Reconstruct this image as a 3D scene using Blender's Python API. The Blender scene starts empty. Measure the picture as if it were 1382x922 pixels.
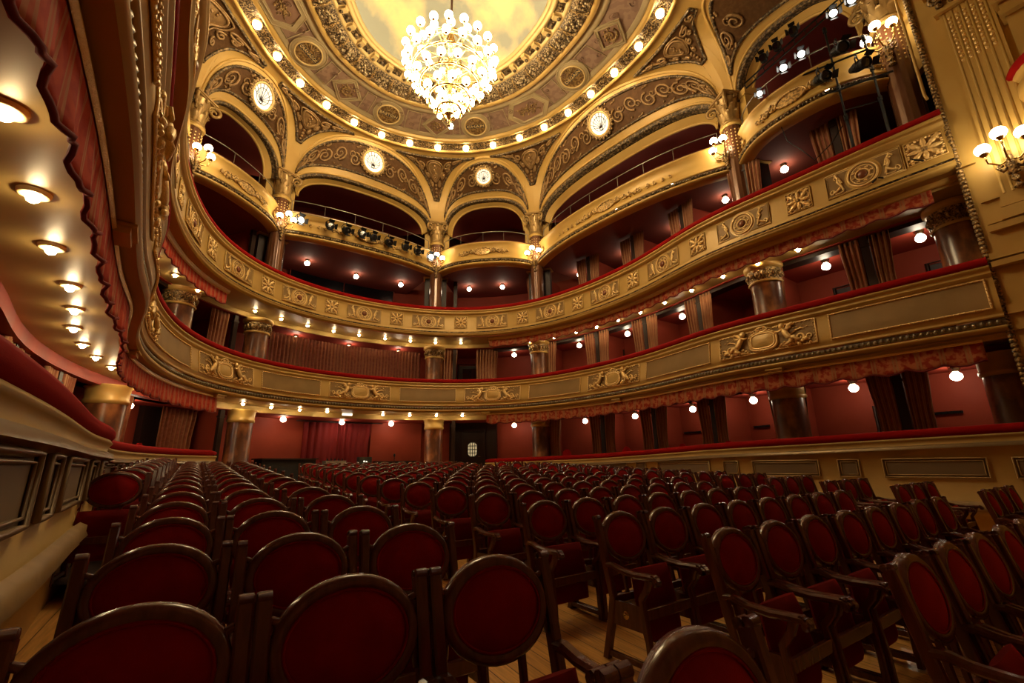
import bpy, math, random
import numpy as np
from mathutils import Matrix, Vector
# plan line of the balcony fronts (metres; stage end of the left side -> back -> stage end of the right side)
FRONT=np.array([(-5.6,-0.6),(-5.599,-0.349),(-5.6,-0.098),(-5.602,0.153),(-5.606,0.404),(-5.613,0.655),(-5.62,0.906),(-5.628,1.157),(-5.636,1.408),(-5.644,1.659),(-5.652,1.91),(-5.661,2.161),(-5.671,2.412),(-5.683,2.663),(-5.697,2.913),(-5.712,3.164),(-5.729,3.414),(-5.749,3.665),(-5.77,3.915),(-5.793,4.165),(-5.817,4.415),(-5.842,4.665),(-5.866,4.914),(-5.891,5.164),(-5.915,5.414),(-5.937,5.664),(-5.958,5.915),(-5.974,6.165),(-5.985,6.416),(-5.992,6.667),(-5.999,6.918),(-6.01,7.168),(-6.032,7.418),(-6.064,7.666),(-6.104,7.914),(-6.147,8.162),(-6.19,8.409),(-6.232,8.656),(-6.273,8.904),(-6.31,9.152),(-6.342,9.401),(-6.368,9.651),(-6.389,9.901),(-6.403,10.152),(-6.412,10.402),(-6.416,10.653),(-6.414,10.904),(-6.406,11.155),(-6.393,11.406),(-6.375,11.656),(-6.353,11.906),(-6.325,12.156),(-6.294,12.405),(-6.256,12.653),(-6.212,12.9),(-6.163,13.146),(-6.107,13.391),(-6.045,13.634),(-5.976,13.875),(-5.9,14.114),(-5.814,14.35),(-5.72,14.582),(-5.618,14.811),(-5.507,15.037),(-5.388,15.257),(-5.26,15.472),(-5.121,15.681),(-4.973,15.883),(-4.816,16.079),(-4.651,16.267),(-4.477,16.448),(-4.295,16.62),(-4.105,16.784),(-3.907,16.937),(-3.702,17.081),(-3.491,17.216),(-3.274,17.342),(-3.052,17.458),(-2.825,17.564),(-2.593,17.661),(-2.358,17.747),(-2.119,17.824),(-1.878,17.892),(-1.634,17.951),(-1.388,18.002),(-1.141,18.044),(-0.892,18.077),(-0.643,18.102),(-0.392,18.118),(-0.142,18.127),(0.109,18.127),(0.36,18.12),(0.61,18.105),(0.86,18.081),(1.109,18.049),(1.356,18.008),(1.602,17.958),(1.846,17.9),(2.088,17.833),(2.327,17.758),(2.563,17.672),(2.795,17.577),(3.023,17.472),(3.245,17.358),(3.463,17.233),(3.675,17.1),(3.881,16.957),(4.08,16.804),(4.271,16.642),(4.454,16.471),(4.629,16.291),(4.795,16.104),(4.953,15.909),(5.103,15.708),(5.242,15.499),(5.372,15.285),(5.493,15.065),(5.604,14.841),(5.707,14.612),(5.802,14.38),(5.889,14.144),(5.967,13.906),(6.037,13.665),(6.099,13.422),(6.156,13.178),(6.206,12.932),(6.251,12.685),(6.289,12.437),(6.322,12.188),(6.349,11.938),(6.373,11.688),(6.391,11.438),(6.405,11.188),(6.413,10.937),(6.416,10.686),(6.413,10.435),(6.405,10.184),(6.391,9.933),(6.371,9.683),(6.346,9.433),(6.314,9.184),(6.278,8.936),(6.238,8.688),(6.196,8.441),(6.153,8.193),(6.109,7.946),(6.069,7.698),(6.034,7.45),(6.006,7.201),(5.987,6.951),(5.974,6.7),(5.969,6.449),(5.972,6.198),(5.983,5.948),(6.0,5.697),(6.023,5.447),(6.048,5.197),(6.076,4.948),(6.103,4.698),(6.128,4.448),(6.151,4.198),(6.172,3.948),(6.192,3.698),(6.212,3.448),(6.233,3.198),(6.257,2.948),(6.282,2.698),(6.31,2.448),(6.337,2.199),(6.365,1.949),(6.393,1.7),(6.42,1.45)])
rnd=random.Random(7)
sc=bpy.context.scene
COLL=sc.collection
PI=math.pi
# ------------------------------------------------------------------ plan curve helpers
_seg=np.hypot(*np.diff(FRONT,axis=0).T); FS=np.r_[0,np.cumsum(_seg)]; FL=float(FS[-1])
_T=np.gradient(FRONT,axis=0); _T/=np.linalg.norm(_T,axis=1)[:,None]
FN=np.c_[-_T[:,1],_T[:,0]]
def fp(s):
    s=min(max(s,0),FL)
    x=np.interp(s,FS,FRONT[:,0]); y=np.interp(s,FS,FRONT[:,1])
    nx=np.interp(s,FS,FN[:,0]); ny=np.interp(s,FS,FN[:,1]); l=math.hypot(nx,ny)
    return float(x),float(y),float(nx/l),float(ny/l)
def fpt(s,off,z):
    x,y,nx,ny=fp(s); return (x+nx*off,y+ny*off,z)
def floor_z(x,y):
    t=min(max((x+4.2)/1.8,0),1); t=t*t*(3-2*t)
    return .042*y-.075*t
# ------------------------------------------------------------------ materials
MATS={}
def pmat(name,col,rough=.5,metal=0.,col2=None,nscale=4.,lo=.4,hi=.6,bump=0.,bscale=30.,kind='noise',sheen=0.,coat=0.,emit=0.,ecol=None,stretch=None,spec=.5,detail=4.,rough2=None):
    m=bpy.data.materials.new(name); m.use_nodes=True; nt=m.node_tree; N=nt.nodes; Lk=nt.links
    b=N['Principled BSDF']; b.inputs['Base Color'].default_value=(*col,1); b.inputs['Roughness'].default_value=rough
    b.inputs['Metallic'].default_value=metal; b.inputs['Specular IOR Level'].default_value=spec
    b.inputs['Sheen Weight'].default_value=sheen
    if sheen: b.inputs['Sheen Tint'].default_value=(.95,.05,.03,1); b.inputs['Sheen Roughness'].default_value=.35
    b.inputs['Coat Weight'].default_value=coat; b.inputs['Coat Roughness'].default_value=.12
    if emit:
        b.inputs['Emission Color'].default_value=(*(ecol or col),1); b.inputs['Emission Strength'].default_value=emit
    tc=N.new('ShaderNodeTexCoord'); vec=tc.outputs['Object']
    if stretch:
        mp=N.new('ShaderNodeMapping'); mp.inputs['Scale'].default_value=stretch; Lk.new(vec,mp.inputs['Vector']); vec=mp.outputs['Vector']
    def tex(kind,scale):
        if kind=='voronoi':
            t=N.new('ShaderNodeTexVoronoi'); t.inputs['Scale'].default_value=scale; Lk.new(vec,t.inputs['Vector']); return t.outputs['Distance']
        if kind=='wave':
            t=N.new('ShaderNodeTexWave'); t.inputs['Scale'].default_value=scale; t.inputs['Distortion'].default_value=6; t.inputs['Detail'].default_value=3; Lk.new(vec,t.inputs['Vector']); return t.outputs['Fac']
        t=N.new('ShaderNodeTexNoise'); t.inputs['Scale'].default_value=scale; t.inputs['Detail'].default_value=detail; Lk.new(vec,t.inputs['Vector']); return t.outputs['Fac']
    if col2:
        r=N.new('ShaderNodeValToRGB'); r.color_ramp.elements[0].position=lo; r.color_ramp.elements[1].position=hi
        r.color_ramp.elements[0].color=(*col,1); r.color_ramp.elements[1].color=(*col2,1)
        Lk.new(tex(kind,nscale),r.inputs['Fac']); Lk.new(r.outputs['Color'],b.inputs['Base Color'])
        if rough2 is not None:
            mr=N.new('ShaderNodeMapRange'); mr.inputs['To Min'].default_value=rough; mr.inputs['To Max'].default_value=rough2
            mr.inputs['From Min'].default_value=lo; mr.inputs['From Max'].default_value=hi
            Lk.new(tex(kind,nscale),mr.inputs['Value']); Lk.new(mr.outputs['Result'],b.inputs['Roughness'])
    if bump:
        bp=N.new('ShaderNodeBump'); bp.inputs['Strength'].default_value=bump; bp.inputs['Distance'].default_value=.02
        Lk.new(tex('noise' if kind=='wave' else kind,bscale),bp.inputs['Height']); Lk.new(bp.outputs['Normal'],b.inputs['Normal'])
    MATS[name]=m; return m
def uvmat(name,base,stripe,period,rough=.8,damask=None,sheen=0.,w=.28):
    """woven cloth: stripes along u (metres), a damask figure between them"""
    m=bpy.data.materials.new(name); m.use_nodes=True; nt=m.node_tree; N=nt.nodes; Lk=nt.links
    b=N['Principled BSDF']; b.inputs['Roughness'].default_value=rough; b.inputs['Sheen Weight'].default_value=sheen; b.inputs['Specular IOR Level'].default_value=.1
    uv=N.new('ShaderNodeUVMap'); sp=N.new('ShaderNodeSeparateXYZ'); Lk.new(uv.outputs['UV'],sp.inputs[0])
    d=N.new('ShaderNodeMath'); d.operation='DIVIDE'; d.inputs[1].default_value=period; Lk.new(sp.outputs['X'],d.inputs[0])
    f=N.new('ShaderNodeMath'); f.operation='FRACT'; Lk.new(d.outputs[0],f.inputs[0])
    r=N.new('ShaderNodeValToRGB'); r.color_ramp.interpolation='CONSTANT'
    e=r.color_ramp.elements; e[0].position=0; e[0].color=(0,0,0,1); e[1].position=1-w; e[1].color=(1,1,1,1)
    a=e.new(1-w*.66); a.color=(.35,.35,.35,1); a2=e.new(1-w*.33); a2.color=(1,1,1,1)
    Lk.new(f.outputs[0],r.inputs['Fac'])
    nz=N.new('ShaderNodeTexNoise'); nz.inputs['Scale'].default_value=9; nz.inputs['Detail'].default_value=2; Lk.new(uv.outputs['UV'],nz.inputs['Vector'])
    rd=N.new('ShaderNodeValToRGB'); rd.color_ramp.elements[0].position=.44; rd.color_ramp.elements[1].position=.56
    rd.color_ramp.elements[0].color=(*base,1); rd.color_ramp.elements[1].color=(*(damask or base),1); Lk.new(nz.outputs['Fac'],rd.inputs['Fac'])
    mx=N.new('ShaderNodeMixRGB'); mx.inputs['Color2'].default_value=(*stripe,1); Lk.new(r.outputs['Color'],mx.inputs['Fac']); Lk.new(rd.outputs['Color'],mx.inputs['Color1'])
    Lk.new(mx.outputs['Color'],b.inputs['Base Color']); MATS[name]=m; return m
GOLD=pmat('painted gold plaster',(.56,.345,.085),.42,.12,col2=(.62,.395,.11),nscale=1.2,lo=.35,hi=.7,spec=.5)
GOLDIN=pmat('dark ochre field',(.30,.185,.065),.55,.05,col2=(.34,.21,.075),nscale=2,spec=.35)  # darker ochre for the panel fields behind the gilt
GILT=pmat('gilt relief',(1.,.69,.28),.26,.30,bump=.5,bscale=55)
GILTD=pmat('old gilt relief',(.10,.062,.028),.36,.45,col2=(.52,.33,.12),nscale=26,lo=.42,hi=.60,bump=1.,bscale=26)
LEAFD=pmat('antique gilt leafwork',(.055,.033,.017),.38,.4,col2=(.52,.38,.20),nscale=22,lo=.46,hi=.63,bump=1.,bscale=22,kind='noise')
EGG=pmat('dark egg moulding',(.05,.032,.016),.4,.3,col2=(.30,.20,.09),nscale=14,lo=.46,hi=.62,bump=1.,bscale=14)
LUN=pmat('brown stucco with scrollwork',(.095,.044,.015),.5,.1,col2=(.115,.056,.020),nscale=9,lo=.45,hi=.6,bump=.5,bscale=10,detail=1.5,spec=.12)
TAUPE=pmat('mauve brown ceiling panel',(.30,.185,.115),.7,0,col2=(.235,.135,.085),nscale=5,lo=.48,hi=.54,detail=.8)
OLIVE=pmat('olive stone border',(.36,.265,.13),.6,0,col2=(.40,.30,.15),nscale=2)
CREAM=pmat('pale gold moulding',(.66,.47,.19),.4,.1)
SKY=pmat('painted cloud ceiling',(.30,.31,.26),.85,0,col2=(.80,.61,.30),nscale=.55,lo=.40,hi=.58,detail=6,spec=.1)
VELV=pmat('red velvet',(.30,.005,.004),.8,0,sheen=.12,spec=.08,bump=.1,bscale=180)
SEATV=pmat('crimson seat velvet',(.32,.0055,.004),.7,0,col2=(.25,.0045,.0035),nscale=6,sheen=.7,spec=.1,bump=.15,bscale=220)
#SEATD=pmat('worn seat underside',(.05,.003,.003),.75,0,sheen=.1)
MAHO=pmat('dark mahogany',(.085,.023,.014),.22,0,col2=(.135,.040,.024),nscale=3,stretch=(12,12,1.2),coat=.25,spec=.4,lo=.3,hi=.7)
REDW=pmat('red lacquered box wall',(.33,.058,.030),.5,0,col2=(.36,.066,.035),nscale=1.5,spec=.12)
REDC=pmat('red box ceiling',(.32,.045,.025),.6,0,spec=.2)
MARO=pmat('dark maroon gallery wall',(.30,.06,.045),.65,0)
DARKW=pmat('dark stained wood',(.030,.014,.009),.5,0,spec=.3)
MARB=pmat('brown veined marble',(.12,.042,.018),.30,0,col2=(.42,.165,.058),nscale=2.4,lo=.48,hi=.66,stretch=(1,1,.6),coat=.12,detail=9)
SHAFT=pmat('red brown polished shaft',(.135,.052,.024),.25,.15,col2=(.20,.085,.038),nscale=3,stretch=(2,2,.4),coat=.2)
SOFF=pmat('matte gold soffit',(.44,.285,.085),.45,.12,col2=(.48,.32,.10),nscale=.8)
DSOFF=pmat('brown soffit',(.19,.040,.022),.8,0)
BLACK=pmat('black painted metal',(.012,.012,.013),.38,.3)
GREY=pmat('grey metal tube',(.30,.27,.22),.35,.8)
BRASS=pmat('brass',(.62,.42,.16),.22,1.)
CHROME=pmat('light fitting steel',(.55,.5,.42),.25,1.)
WALLP=pmat('ochre painted parapet',(.56,.37,.12),.55,.03,col2=(.51,.33,.10),nscale=1.6,spec=.35)
PANEL=pmat('umber parapet panel',(.19,.125,.06),.6,.0)
LGILT=pmat('pale gilt moulding',(.46,.31,.12),.4,.2)
CAPM=pmat('gilt capital',(.50,.32,.115),.34,.3,col2=(.36,.22,.075),nscale=6,bump=.15,bscale=30)
DGILT=pmat('dulled gilt moulding',(.20,.13,.055),.35,.35)
BASEW=pmat('pale stained skirting',(.40,.26,.11),.5,0,col2=(.33,.21,.085),nscale=4)
VAL=uvmat('striped red damask',(.31,.036,.016),(.38,.17,.07),.36,.75,damask=(.47,.15,.06),w=.24)
VALL=uvmat('red and buff striped cloth',(.46,.045,.026),(.52,.20,.105),.19,.8,damask=(.56,.075,.036),w=.36)
TRIMR=pmat('red braid',(.16,.012,.010),.8,0,sheen=.3)
CURT=uvmat('brown red striped curtain',(.25,.085,.045),(.42,.22,.11),.11,.85,damask=(.30,.11,.06),w=.4)
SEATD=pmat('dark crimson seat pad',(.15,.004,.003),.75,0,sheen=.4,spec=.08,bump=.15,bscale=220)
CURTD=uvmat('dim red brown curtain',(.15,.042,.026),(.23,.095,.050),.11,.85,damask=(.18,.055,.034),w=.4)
CURR=pmat('deep red stage curtain',(.22,.010,.009),.8,0,sheen=.25)
GLASSD=pmat('dark glass',(.006,.006,.007),.06,0,coat=.3)
AMBER=pmat('lit amber glass',(.6,.5,.25),.3,0,emit=.32,ecol=(1.,.80,.42))
E_WARM=(1.,.76,.43)
GL_CH=pmat('lit chandelier globe',(1,1,1),.3,0,emit=46.,ecol=(1.,.78,.45))
GL_RING=pmat('lit ceiling bulb',(1,1,1),.3,0,emit=34.,ecol=E_WARM)
GL_SC=pmat('lit sconce globe',(1,1,1),.3,0,emit=20.,ecol=(1.,.80,.50))
GL_SOF=pmat('lit recessed lamp',(1,1,1),.3,0,emit=120.,ecol=(1.,.77,.44))
GL_BOX=pmat('lit box lamp',(1,1,1),.3,0,emit=26.,ecol=(1.,.82,.58))
GL_SPOT=pmat('lit spotlight lens',(1,1,1),.3,0,emit=9.,ecol=(1.,.92,.80))
GL_OCU=pmat('lit frosted pane',(1,1,1),.4,0,emit=.85,ecol=(1.,.90,.66))
GL_EXIT=pmat('lit sign panel',(1,1,1),.4,0,emit=2.,ecol=(1.,.93,.70))
def floor_mat():
    m=bpy.data.materials.new('pine floorboards'); m.use_nodes=True; nt=m.node_tree; N=nt.nodes; Lk=nt.links
    b=N['Principled BSDF']; b.inputs['Roughness'].default_value=.28
    tc=N.new('ShaderNodeTexCoord'); mp=N.new('ShaderNodeMapping'); mp.inputs['Rotation'].default_value=(0,0,PI/2); Lk.new(tc.outputs['Object'],mp.inputs['Vector'])
    br=N.new('ShaderNodeTexBrick'); br.inputs['Scale'].default_value=1.; br.inputs['Brick Width'].default_value=2.4; br.inputs['Row Height'].default_value=.15
    br.inputs['Mortar Size'].default_value=.004; br.inputs['Color1'].default_value=(.85,.46,.13,1); br.inputs['Color2'].default_value=(.70,.36,.10,1); br.inputs['Mortar'].default_value=(.08,.04,.015,1)
    Lk.new(mp.outputs['Vector'],br.inputs['Vector'])
    m2=N.new('ShaderNodeMapping'); m2.inputs['Scale'].default_value=(18,1.2,1); Lk.new(tc.outputs['Object'],m2.inputs['Vector'])
    nz=N.new('ShaderNodeTexNoise'); nz.inputs['Scale'].default_value=3; nz.inputs['Detail'].default_value=5; Lk.new(m2.outputs['Vector'],nz.inputs['Vector'])
    r=N.new('ShaderNodeValToRGB'); r.color_ramp.elements[0].position=.35; r.color_ramp.elements[0].color=(.55,.5,.45,1); r.color_ramp.elements[1].position=.7
    Lk.new(nz.outputs['Fac'],r.inputs['Fac'])
    mx=N.new('ShaderNodeMixRGB'); mx.blend_type='MULTIPLY'; mx.inputs['Fac'].default_value=.8; Lk.new(br.outputs['Color'],mx.inputs['Color1']); Lk.new(r.outputs['Color'],mx.inputs['Color2'])
    Lk.new(mx.outputs['Color'],b.inputs['Base Color']); return m
FLOORM=floor_mat()
# ------------------------------------------------------------------ mesh builder
class MB:
    def __init__(s): s.v=[]; s.f=[]; s.mi=[]; s.sm=[]; s.uv={}
    def add(s,V,Fc,mi=0,sm=True,uv=None):
        b=len(s.v); s.v.extend([tuple(map(float,p)) for p in V])
        for q in Fc: s.f.append(tuple(b+i for i in q)); s.mi.append(mi); s.sm.append(sm)
        if uv is not None:
            for i,t in enumerate(uv): s.uv[b+i]=t
        return s
    def grid(s,P,mi=0,sm=True,wrap=False,uv=None):
        R=len(P); Cn=len(P[0]); V=[p for row in P for p in row]; Fc=[]
        for i in range(R-1):
            for j in range(Cn if wrap else Cn-1):
                k=(j+1)%Cn; Fc.append((i*Cn+j,i*Cn+k,(i+1)*Cn+k,(i+1)*Cn+j))
        return s.add(V,Fc,mi,sm,[t for row in uv for t in row] if uv else None)
    def box(s,c,size,mi=0,R=None):
        x,y,z=[d/2 for d in size]; V=[(a*x,b*y,d*z) for a in(-1,1) for b in(-1,1) for d in(-1,1)]
        if R is not None: V=[tuple(R@Vector(p)) for p in V]
        V=[(p[0]+c[0],p[1]+c[1],p[2]+c[2]) for p in V]
        return s.add(V,[(0,1,3,2),(4,6,7,5),(0,4,5,1),(2,3,7,6),(0,2,6,4),(1,5,7,3)],mi,False)
    def bar(s,path,w,h,mi=0,up=(0,0,1),bev=.15):
        """rounded rectangular section along a path; w across, h along up"""
        P=[Vector(p) for p in path]; up=Vector(up); sec=[]
        a,b=w/2,h/2; c=min(a,b)*2*bev
        for sx,sy in ((1,1),(-1,1),(-1,-1),(1,-1)):
            q=[(sx*a,sy*(b-c)),(sx*(a-c),sy*b)]
            sec+= q if sx*sy>0 else q[::-1]
        rows=[]
        for i,p in enumerate(P):
            t=(P[min(i+1,len(P)-1)]-P[max(i-1,0)]).normalized(); sd=t.cross(up)
            if sd.length<1e-5: sd=t.cross(Vector((1,0,0)))
            sd.normalize(); u=sd.cross(t).normalized()
            rows.append([tuple(p+sd*x+u*y) for x,y in sec])
        s.grid(rows,mi,False,True); n=len(sec); b0=len(s.v)-n*len(rows)
        s.f.append(tuple(b0+i for i in range(n))); s.mi.append(mi); s.sm.append(False)
        s.f.append(tuple(b0+n*(len(rows)-1)+i for i in reversed(range(n)))); s.mi.append(mi); s.sm.append(False)
        return s
    def tube(s,path,r,n=6,closed=False,mi=0,cap=True):
        P=[Vector(p) for p in path]; m=len(P); rs=r if hasattr(r,'__len__') else [r]*m
        ref=None; rows=[]
        for i,p in enumerate(P):
            if closed: t=P[(i+1)%m]-P[i-1]
            else: t=P[min(i+1,m-1)]-P[max(i-1,0)]
            if t.length<1e-9: t=Vector((0,0,1))
            t.normalize()
            if ref is None:
                ref=Vector((0,0,1)) if abs(t.z)<.9 else Vector((1,0,0))
            sd=(ref-t*ref.dot(t))
            if sd.length<1e-6: sd=t.orthogonal()
            sd.normalize(); ref=sd; u=t.cross(sd)
            rows.append([tuple(p+(sd*math.cos(2*PI*k/n)+u*math.sin(2*PI*k/n))*rs[i]) for k in range(n)])
        if closed: rows.append(rows[0])
        s.grid(rows,mi,True,True); b0=len(s.v)-n*len(rows)
        if cap and not closed:
            s.f.append(tuple(b0+i for i in range(n))); s.mi.append(mi); s.sm.append(True)
            s.f.append(tuple(b0+n*(len(rows)-1)+i for i in range(n))); s.mi.append(mi); s.sm.append(True)
        return s
    def sph(s,c,r,seg=8,rings=6,mi=0,scale=(1,1,1),R=None):
        V=[];
        for i in range(rings+1):
            a=PI*i/rings
            for j in range(seg):
                b=2*PI*j/seg; p=(r*scale[0]*math.sin(a)*math.cos(b),r*scale[1]*math.sin(a)*math.sin(b),r*scale[2]*math.cos(a))
                if R is not None: p=tuple(R@Vector(p))
                V.append((p[0]+c[0],p[1]+c[1],p[2]+c[2]))
        Fc=[(i*seg+j,i*seg+(j+1)%seg,(i+1)*seg+(j+1)%seg,(i+1)*seg+j) for i in range(rings) for j in range(seg)]
        return s.add(V,Fc,mi,True)
    def lathe(s,prof,c=(0,0,0),n=16,mi=0,mod=None,sm=True):
        rows=[]
        for r,z in prof:
            rows.append([(c[0]+r*(mod(k,n,z) if mod else 1)*math.cos(2*PI*k/n),c[1]+r*(mod(k,n,z) if mod else 1)*math.sin(2*PI*k/n),c[2]+z) for k in range(n)])
        return s.grid(rows,mi,sm,True)
    def sweep(s,prof,s0,s1,step=.25,mi=0,sm=True,uvs=True):
        n=max(1,int(round((s1-s0)/step))); rows=[]; uv=[]
        for i in range(n+1):
            t=s0+(s1-s0)*i/n; pr=prof(t) if callable(prof) else prof; rows.append([fpt(t,o,z) for o,z in pr]); uv.append([(t,z) for o,z in pr])
        return s.grid(rows,mi,sm,False,uv)
    def cap(s,prof,t,mi=0):
        s.add([fpt(t,o,z) for o,z in prof],[tuple(range(len(prof)))],mi,False); return s
    def xf(s,fn):
        s.v=[tuple(map(float,fn(p))) for p in s.v]; return s
    def build(s,name,mats,parent=None,kind=None,local=False):
        if not isinstance(mats,(list,tuple)): mats=[mats]
        me=bpy.data.meshes.new(name); me.from_pydata(s.v,[],s.f)
        for m in mats: me.materials.append(m)
        me.polygons.foreach_set('material_index',s.mi); me.polygons.foreach_set('use_smooth',s.sm)
        if s.uv:
            ul=me.uv_layers.new(name='UVMap'); li=np.empty(len(me.loops),dtype=np.int32); me.loops.foreach_get('vertex_index',li)
            arr=np.zeros((len(s.v),2))
            for k,t in s.uv.items(): arr[k]=t
            ul.data.foreach_set('uv',arr[li].ravel())
        me.update(); o=bpy.data.objects.new(name,me); COLL.objects.link(o)
        if parent is not None: put(o,parent,local)
        if kind: o['kind']=kind
        return o
def put(o,parent,local=False):
    o.parent=parent
    if not local:
        M=Matrix.Identity(4); p=parent
        ch=[]
        while p is not None: ch.append(p); p=p.parent
        for p in reversed(ch): M=M@p.matrix_parent_inverse@p.matrix_basis if p.parent else M@p.matrix_basis
        o.matrix_parent_inverse=M.inverted()
def thing(name,label,cat,loc=(0,0,0),rz=0,group=None):
    o=bpy.data.objects.new(name,None); o.empty_display_size=.1; COLL.objects.link(o); o.location=loc; o.rotation_euler=(0,0,rz)
    return tag(o,label,cat,group)
def tag(o,label,cat,group=None):
    o['label']=label; o['category']=cat; o['kind']='thing'
    if group: o['group']=group
    return o
def struct(o): o['kind']='structure'; return o
def copyobj(o,parent=None):
    c=o.copy(); COLL.objects.link(c)
    if parent is not None: c.parent=parent
    return c
def dup(root,loc,rz,label):
    r=copyobj(root); r.location=loc; r.rotation_euler=(0,0,rz); r['label']=label
    for ch in root.children:
        c=copyobj(ch,r)
        for g in ch.children: copyobj(g,c)
    return r
ORD='zeroth first second third fourth fifth sixth seventh eighth ninth tenth eleventh twelfth thirteenth fourteenth fifteenth sixteenth seventeenth eighteenth nineteenth twentieth'.split()
ORD+=['twenty-'+w for w in ORD[1:10]]+['thirtieth']
def spiral(cx,cz,r0,turns,a0,flip=1,n=22,shrink=.12):
    """flat scroll in the x/z plane, from the outside in"""
    P=[]
    for i in range(n):
        k=i/(n-1); r=r0*(1-k*(1-shrink)); a=a0+flip*turns*2*PI*k
        P.append((cx+r*math.cos(a),cz+r*math.sin(a)))
    return P
# ================================================================== floor, outer walls, boxes
def poly_floor():
    mb=MB(); rows=[]
    for i in range(41):
        y=-4+27*i/40; rows.append([(x,y,floor_z(x,y)) for x in np.linspace(-11.2,11.2,57)])
    mb.grid(rows); return struct(mb.build('floor',FLOORM))
poly_floor()
OUT=3.35
def curved_wall(name,off,z0,z1,mat,s0=0,s1=FL,zf=False):
    mb=MB(); mb.sweep((lambda t:[(off,z0),(off,z1)]),s0,s1,.5); return struct(mb.build(name,mat))
curved_wall('wall_stalls_boxes',2.85,.2,3.5,REDW)
curved_wall('wall_lower_boxes',OUT,3.6,6.8,REDW)
curved_wall('wall_upper_boxes',OUT,6.7,10.2,REDW)
curved_wall('wall_gallery',4.6,9.8,15.5,MARO)
# slabs between the tiers: box ceiling below, floor above
def slab(name,off0,zc,zf,mat,off1=OUT+.3):
    mb=MB(); mb.sweep([(off0,zf),(off0,zc),(off1,zc),(off1,zf),(off0,zf)],0,FL,.5,0,False); return struct(mb.build(name,mat))
slab('floor_lower_boxes',1.32,3.30,3.95,REDC)
slab('floor_upper_boxes',1.32,6.60,7.15,REDC)
# soffits under the two balconies (gold, lamps are set into them)
def soffit(name,z0,z1,s0,s1):
    mb=MB(); mb.sweep([(.02,z0),(1.30,z0),(1.30,z0-.03),(1.27,z1),(1.75,z1),(1.75,z0+.2)],s0,s1,.25,0,False); return struct(mb.build(name,SOFF))
soffit('ceiling_lower_soffit',3.52,3.32,16.8,27.1)
soffit('ceiling_upper_soffit',6.80,6.62,16.7,27.2)
def side_soffit(name,prof,dark,s0,s1):
    mb=MB(); mb.sweep(prof,s0,s1,.25,0,False); mb.sweep(dark,s0,s1,.25,1,False); return struct(mb.build(name,[SOFF,DARKW]))
for s0,s1 in ((0,16.8),(27.1,FL)):
    side_soffit('ceiling_lower_soffit',[(.02,3.52),(1.55,3.52)],[(1.55,3.55),(1.55,3.30),(1.9,3.30)],s0,s1)
for s0,s1 in ((0,16.7),(27.2,FL)):
    side_soffit('ceiling_upper_soffit',[(.02,6.80),(.33,6.80),(.335,6.63),(1.42,6.63)],[(1.42,6.66),(1.42,6.50),(1.8,6.50)],s0,s1)
# partitions between boxes: dark edge post, red cheeks
SC=21.98
PS=[29.15,31.4,33.5,35.7,38.35,40.7]
PL=[2*SC-s for s in PS]+[1.2]
def partition(s,z0,z1,o0,o1,name):
    mb=MB(); x,y,nx,ny=fp(s); ang=math.atan2(ny,nx); R=Matrix.Rotation(ang,3,'Z')
    c=(o0+o1)/2; mb.box((x+nx*c,y+ny*c,(z0+z1)/2),(o1-o0,.08,z1-z0),0,R)
    mb.box((x+nx*o0,y+ny*o0,(z0+z1)/2),(.12,.16,z1-z0),1,R)
    for z in (z0+.55,z1-.25): mb.box((x+nx*o0,y+ny*o0,z),(.16,.2,.06),1,R)
    o=mb.build(name,[REDW,DARKW]); return struct(o)
for s in PS+PL+[18.1,25.75]:
    partition(s,.55,3.32,1.85 if s in (29.15,38.35) else 1.45,2.85,'wall_partition')
    partition(s,3.9,6.62,1.85 if s in (29.15,38.35) else 1.45,OUT,'wall_partition')
    partition(s,7.1,9.95,1.2,OUT,'wall_partition')
# stage side and proscenium
PX=6.5
mb=MB(); mb.box((0,-3.9,8),(24,.3,18)); struct(mb.build('wall_stage_bounce',pmat('warm bounce surface',(.36,.20,.09),.7)))  # unseen surface added behind the camera to bounce light onto the seat fronts
mb=MB(); mb.box((-11.2,9,6),(.2,27,18)); struct(mb.build('wall_left',MARO))
mb=MB(); mb.box((11.2,9,6),(.2,27,18)); struct(mb.build('wall_right',MARO))
mb=MB(); mb.box((0,22.8,6),(22.4,.2,18)); struct(mb.build('wall_back',MARO))
mb=MB(); mb.box((0,9.5,18.9),(22.6,27,.2)); struct(mb.build('ceiling_void',DARKW))
# right proscenium wall with the rope moulding on its edge
mb=MB()
mb.box((PX+.35,-1.4,8),(.7,6.2,17.)); mb.box((PX+2.5,1.60,8),(4.4,.2,17.))
mb.box((PX-.02,1.17,3.9),(.10,.95,.16)); mb.box((PX-.04,1.17,4.9),(.16,.95,.12)); mb.box((PX-.06,1.17,4.74),(.20,.95,.10))
mb.box((PX-.02,.80,6.0),(.06,1.5,.05)); mb.box((PX-.03,.80,5.55),(.08,1.5,.07)); mb.box((PX-.05,.80,5.42),(.12,1.5,.12))
struct(mb.build('wall_proscenium',GOLD))
mb=MB(); mb.box((-PX-.9,-1.6,8),(.7,4.6,17.)); struct(mb.build('wall_proscenium_left',GOLD))
mb=MB(); rope=[]
for i in range(150):
    z=1.9+i*.085; mb.sph((PX-.02,1.69,z),.052,6,4,0,(1,1.25,1.0),Matrix.Rotation(.6,3,'X'))
struct(mb.build('trim_rope_moulding',GILTD))
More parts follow.
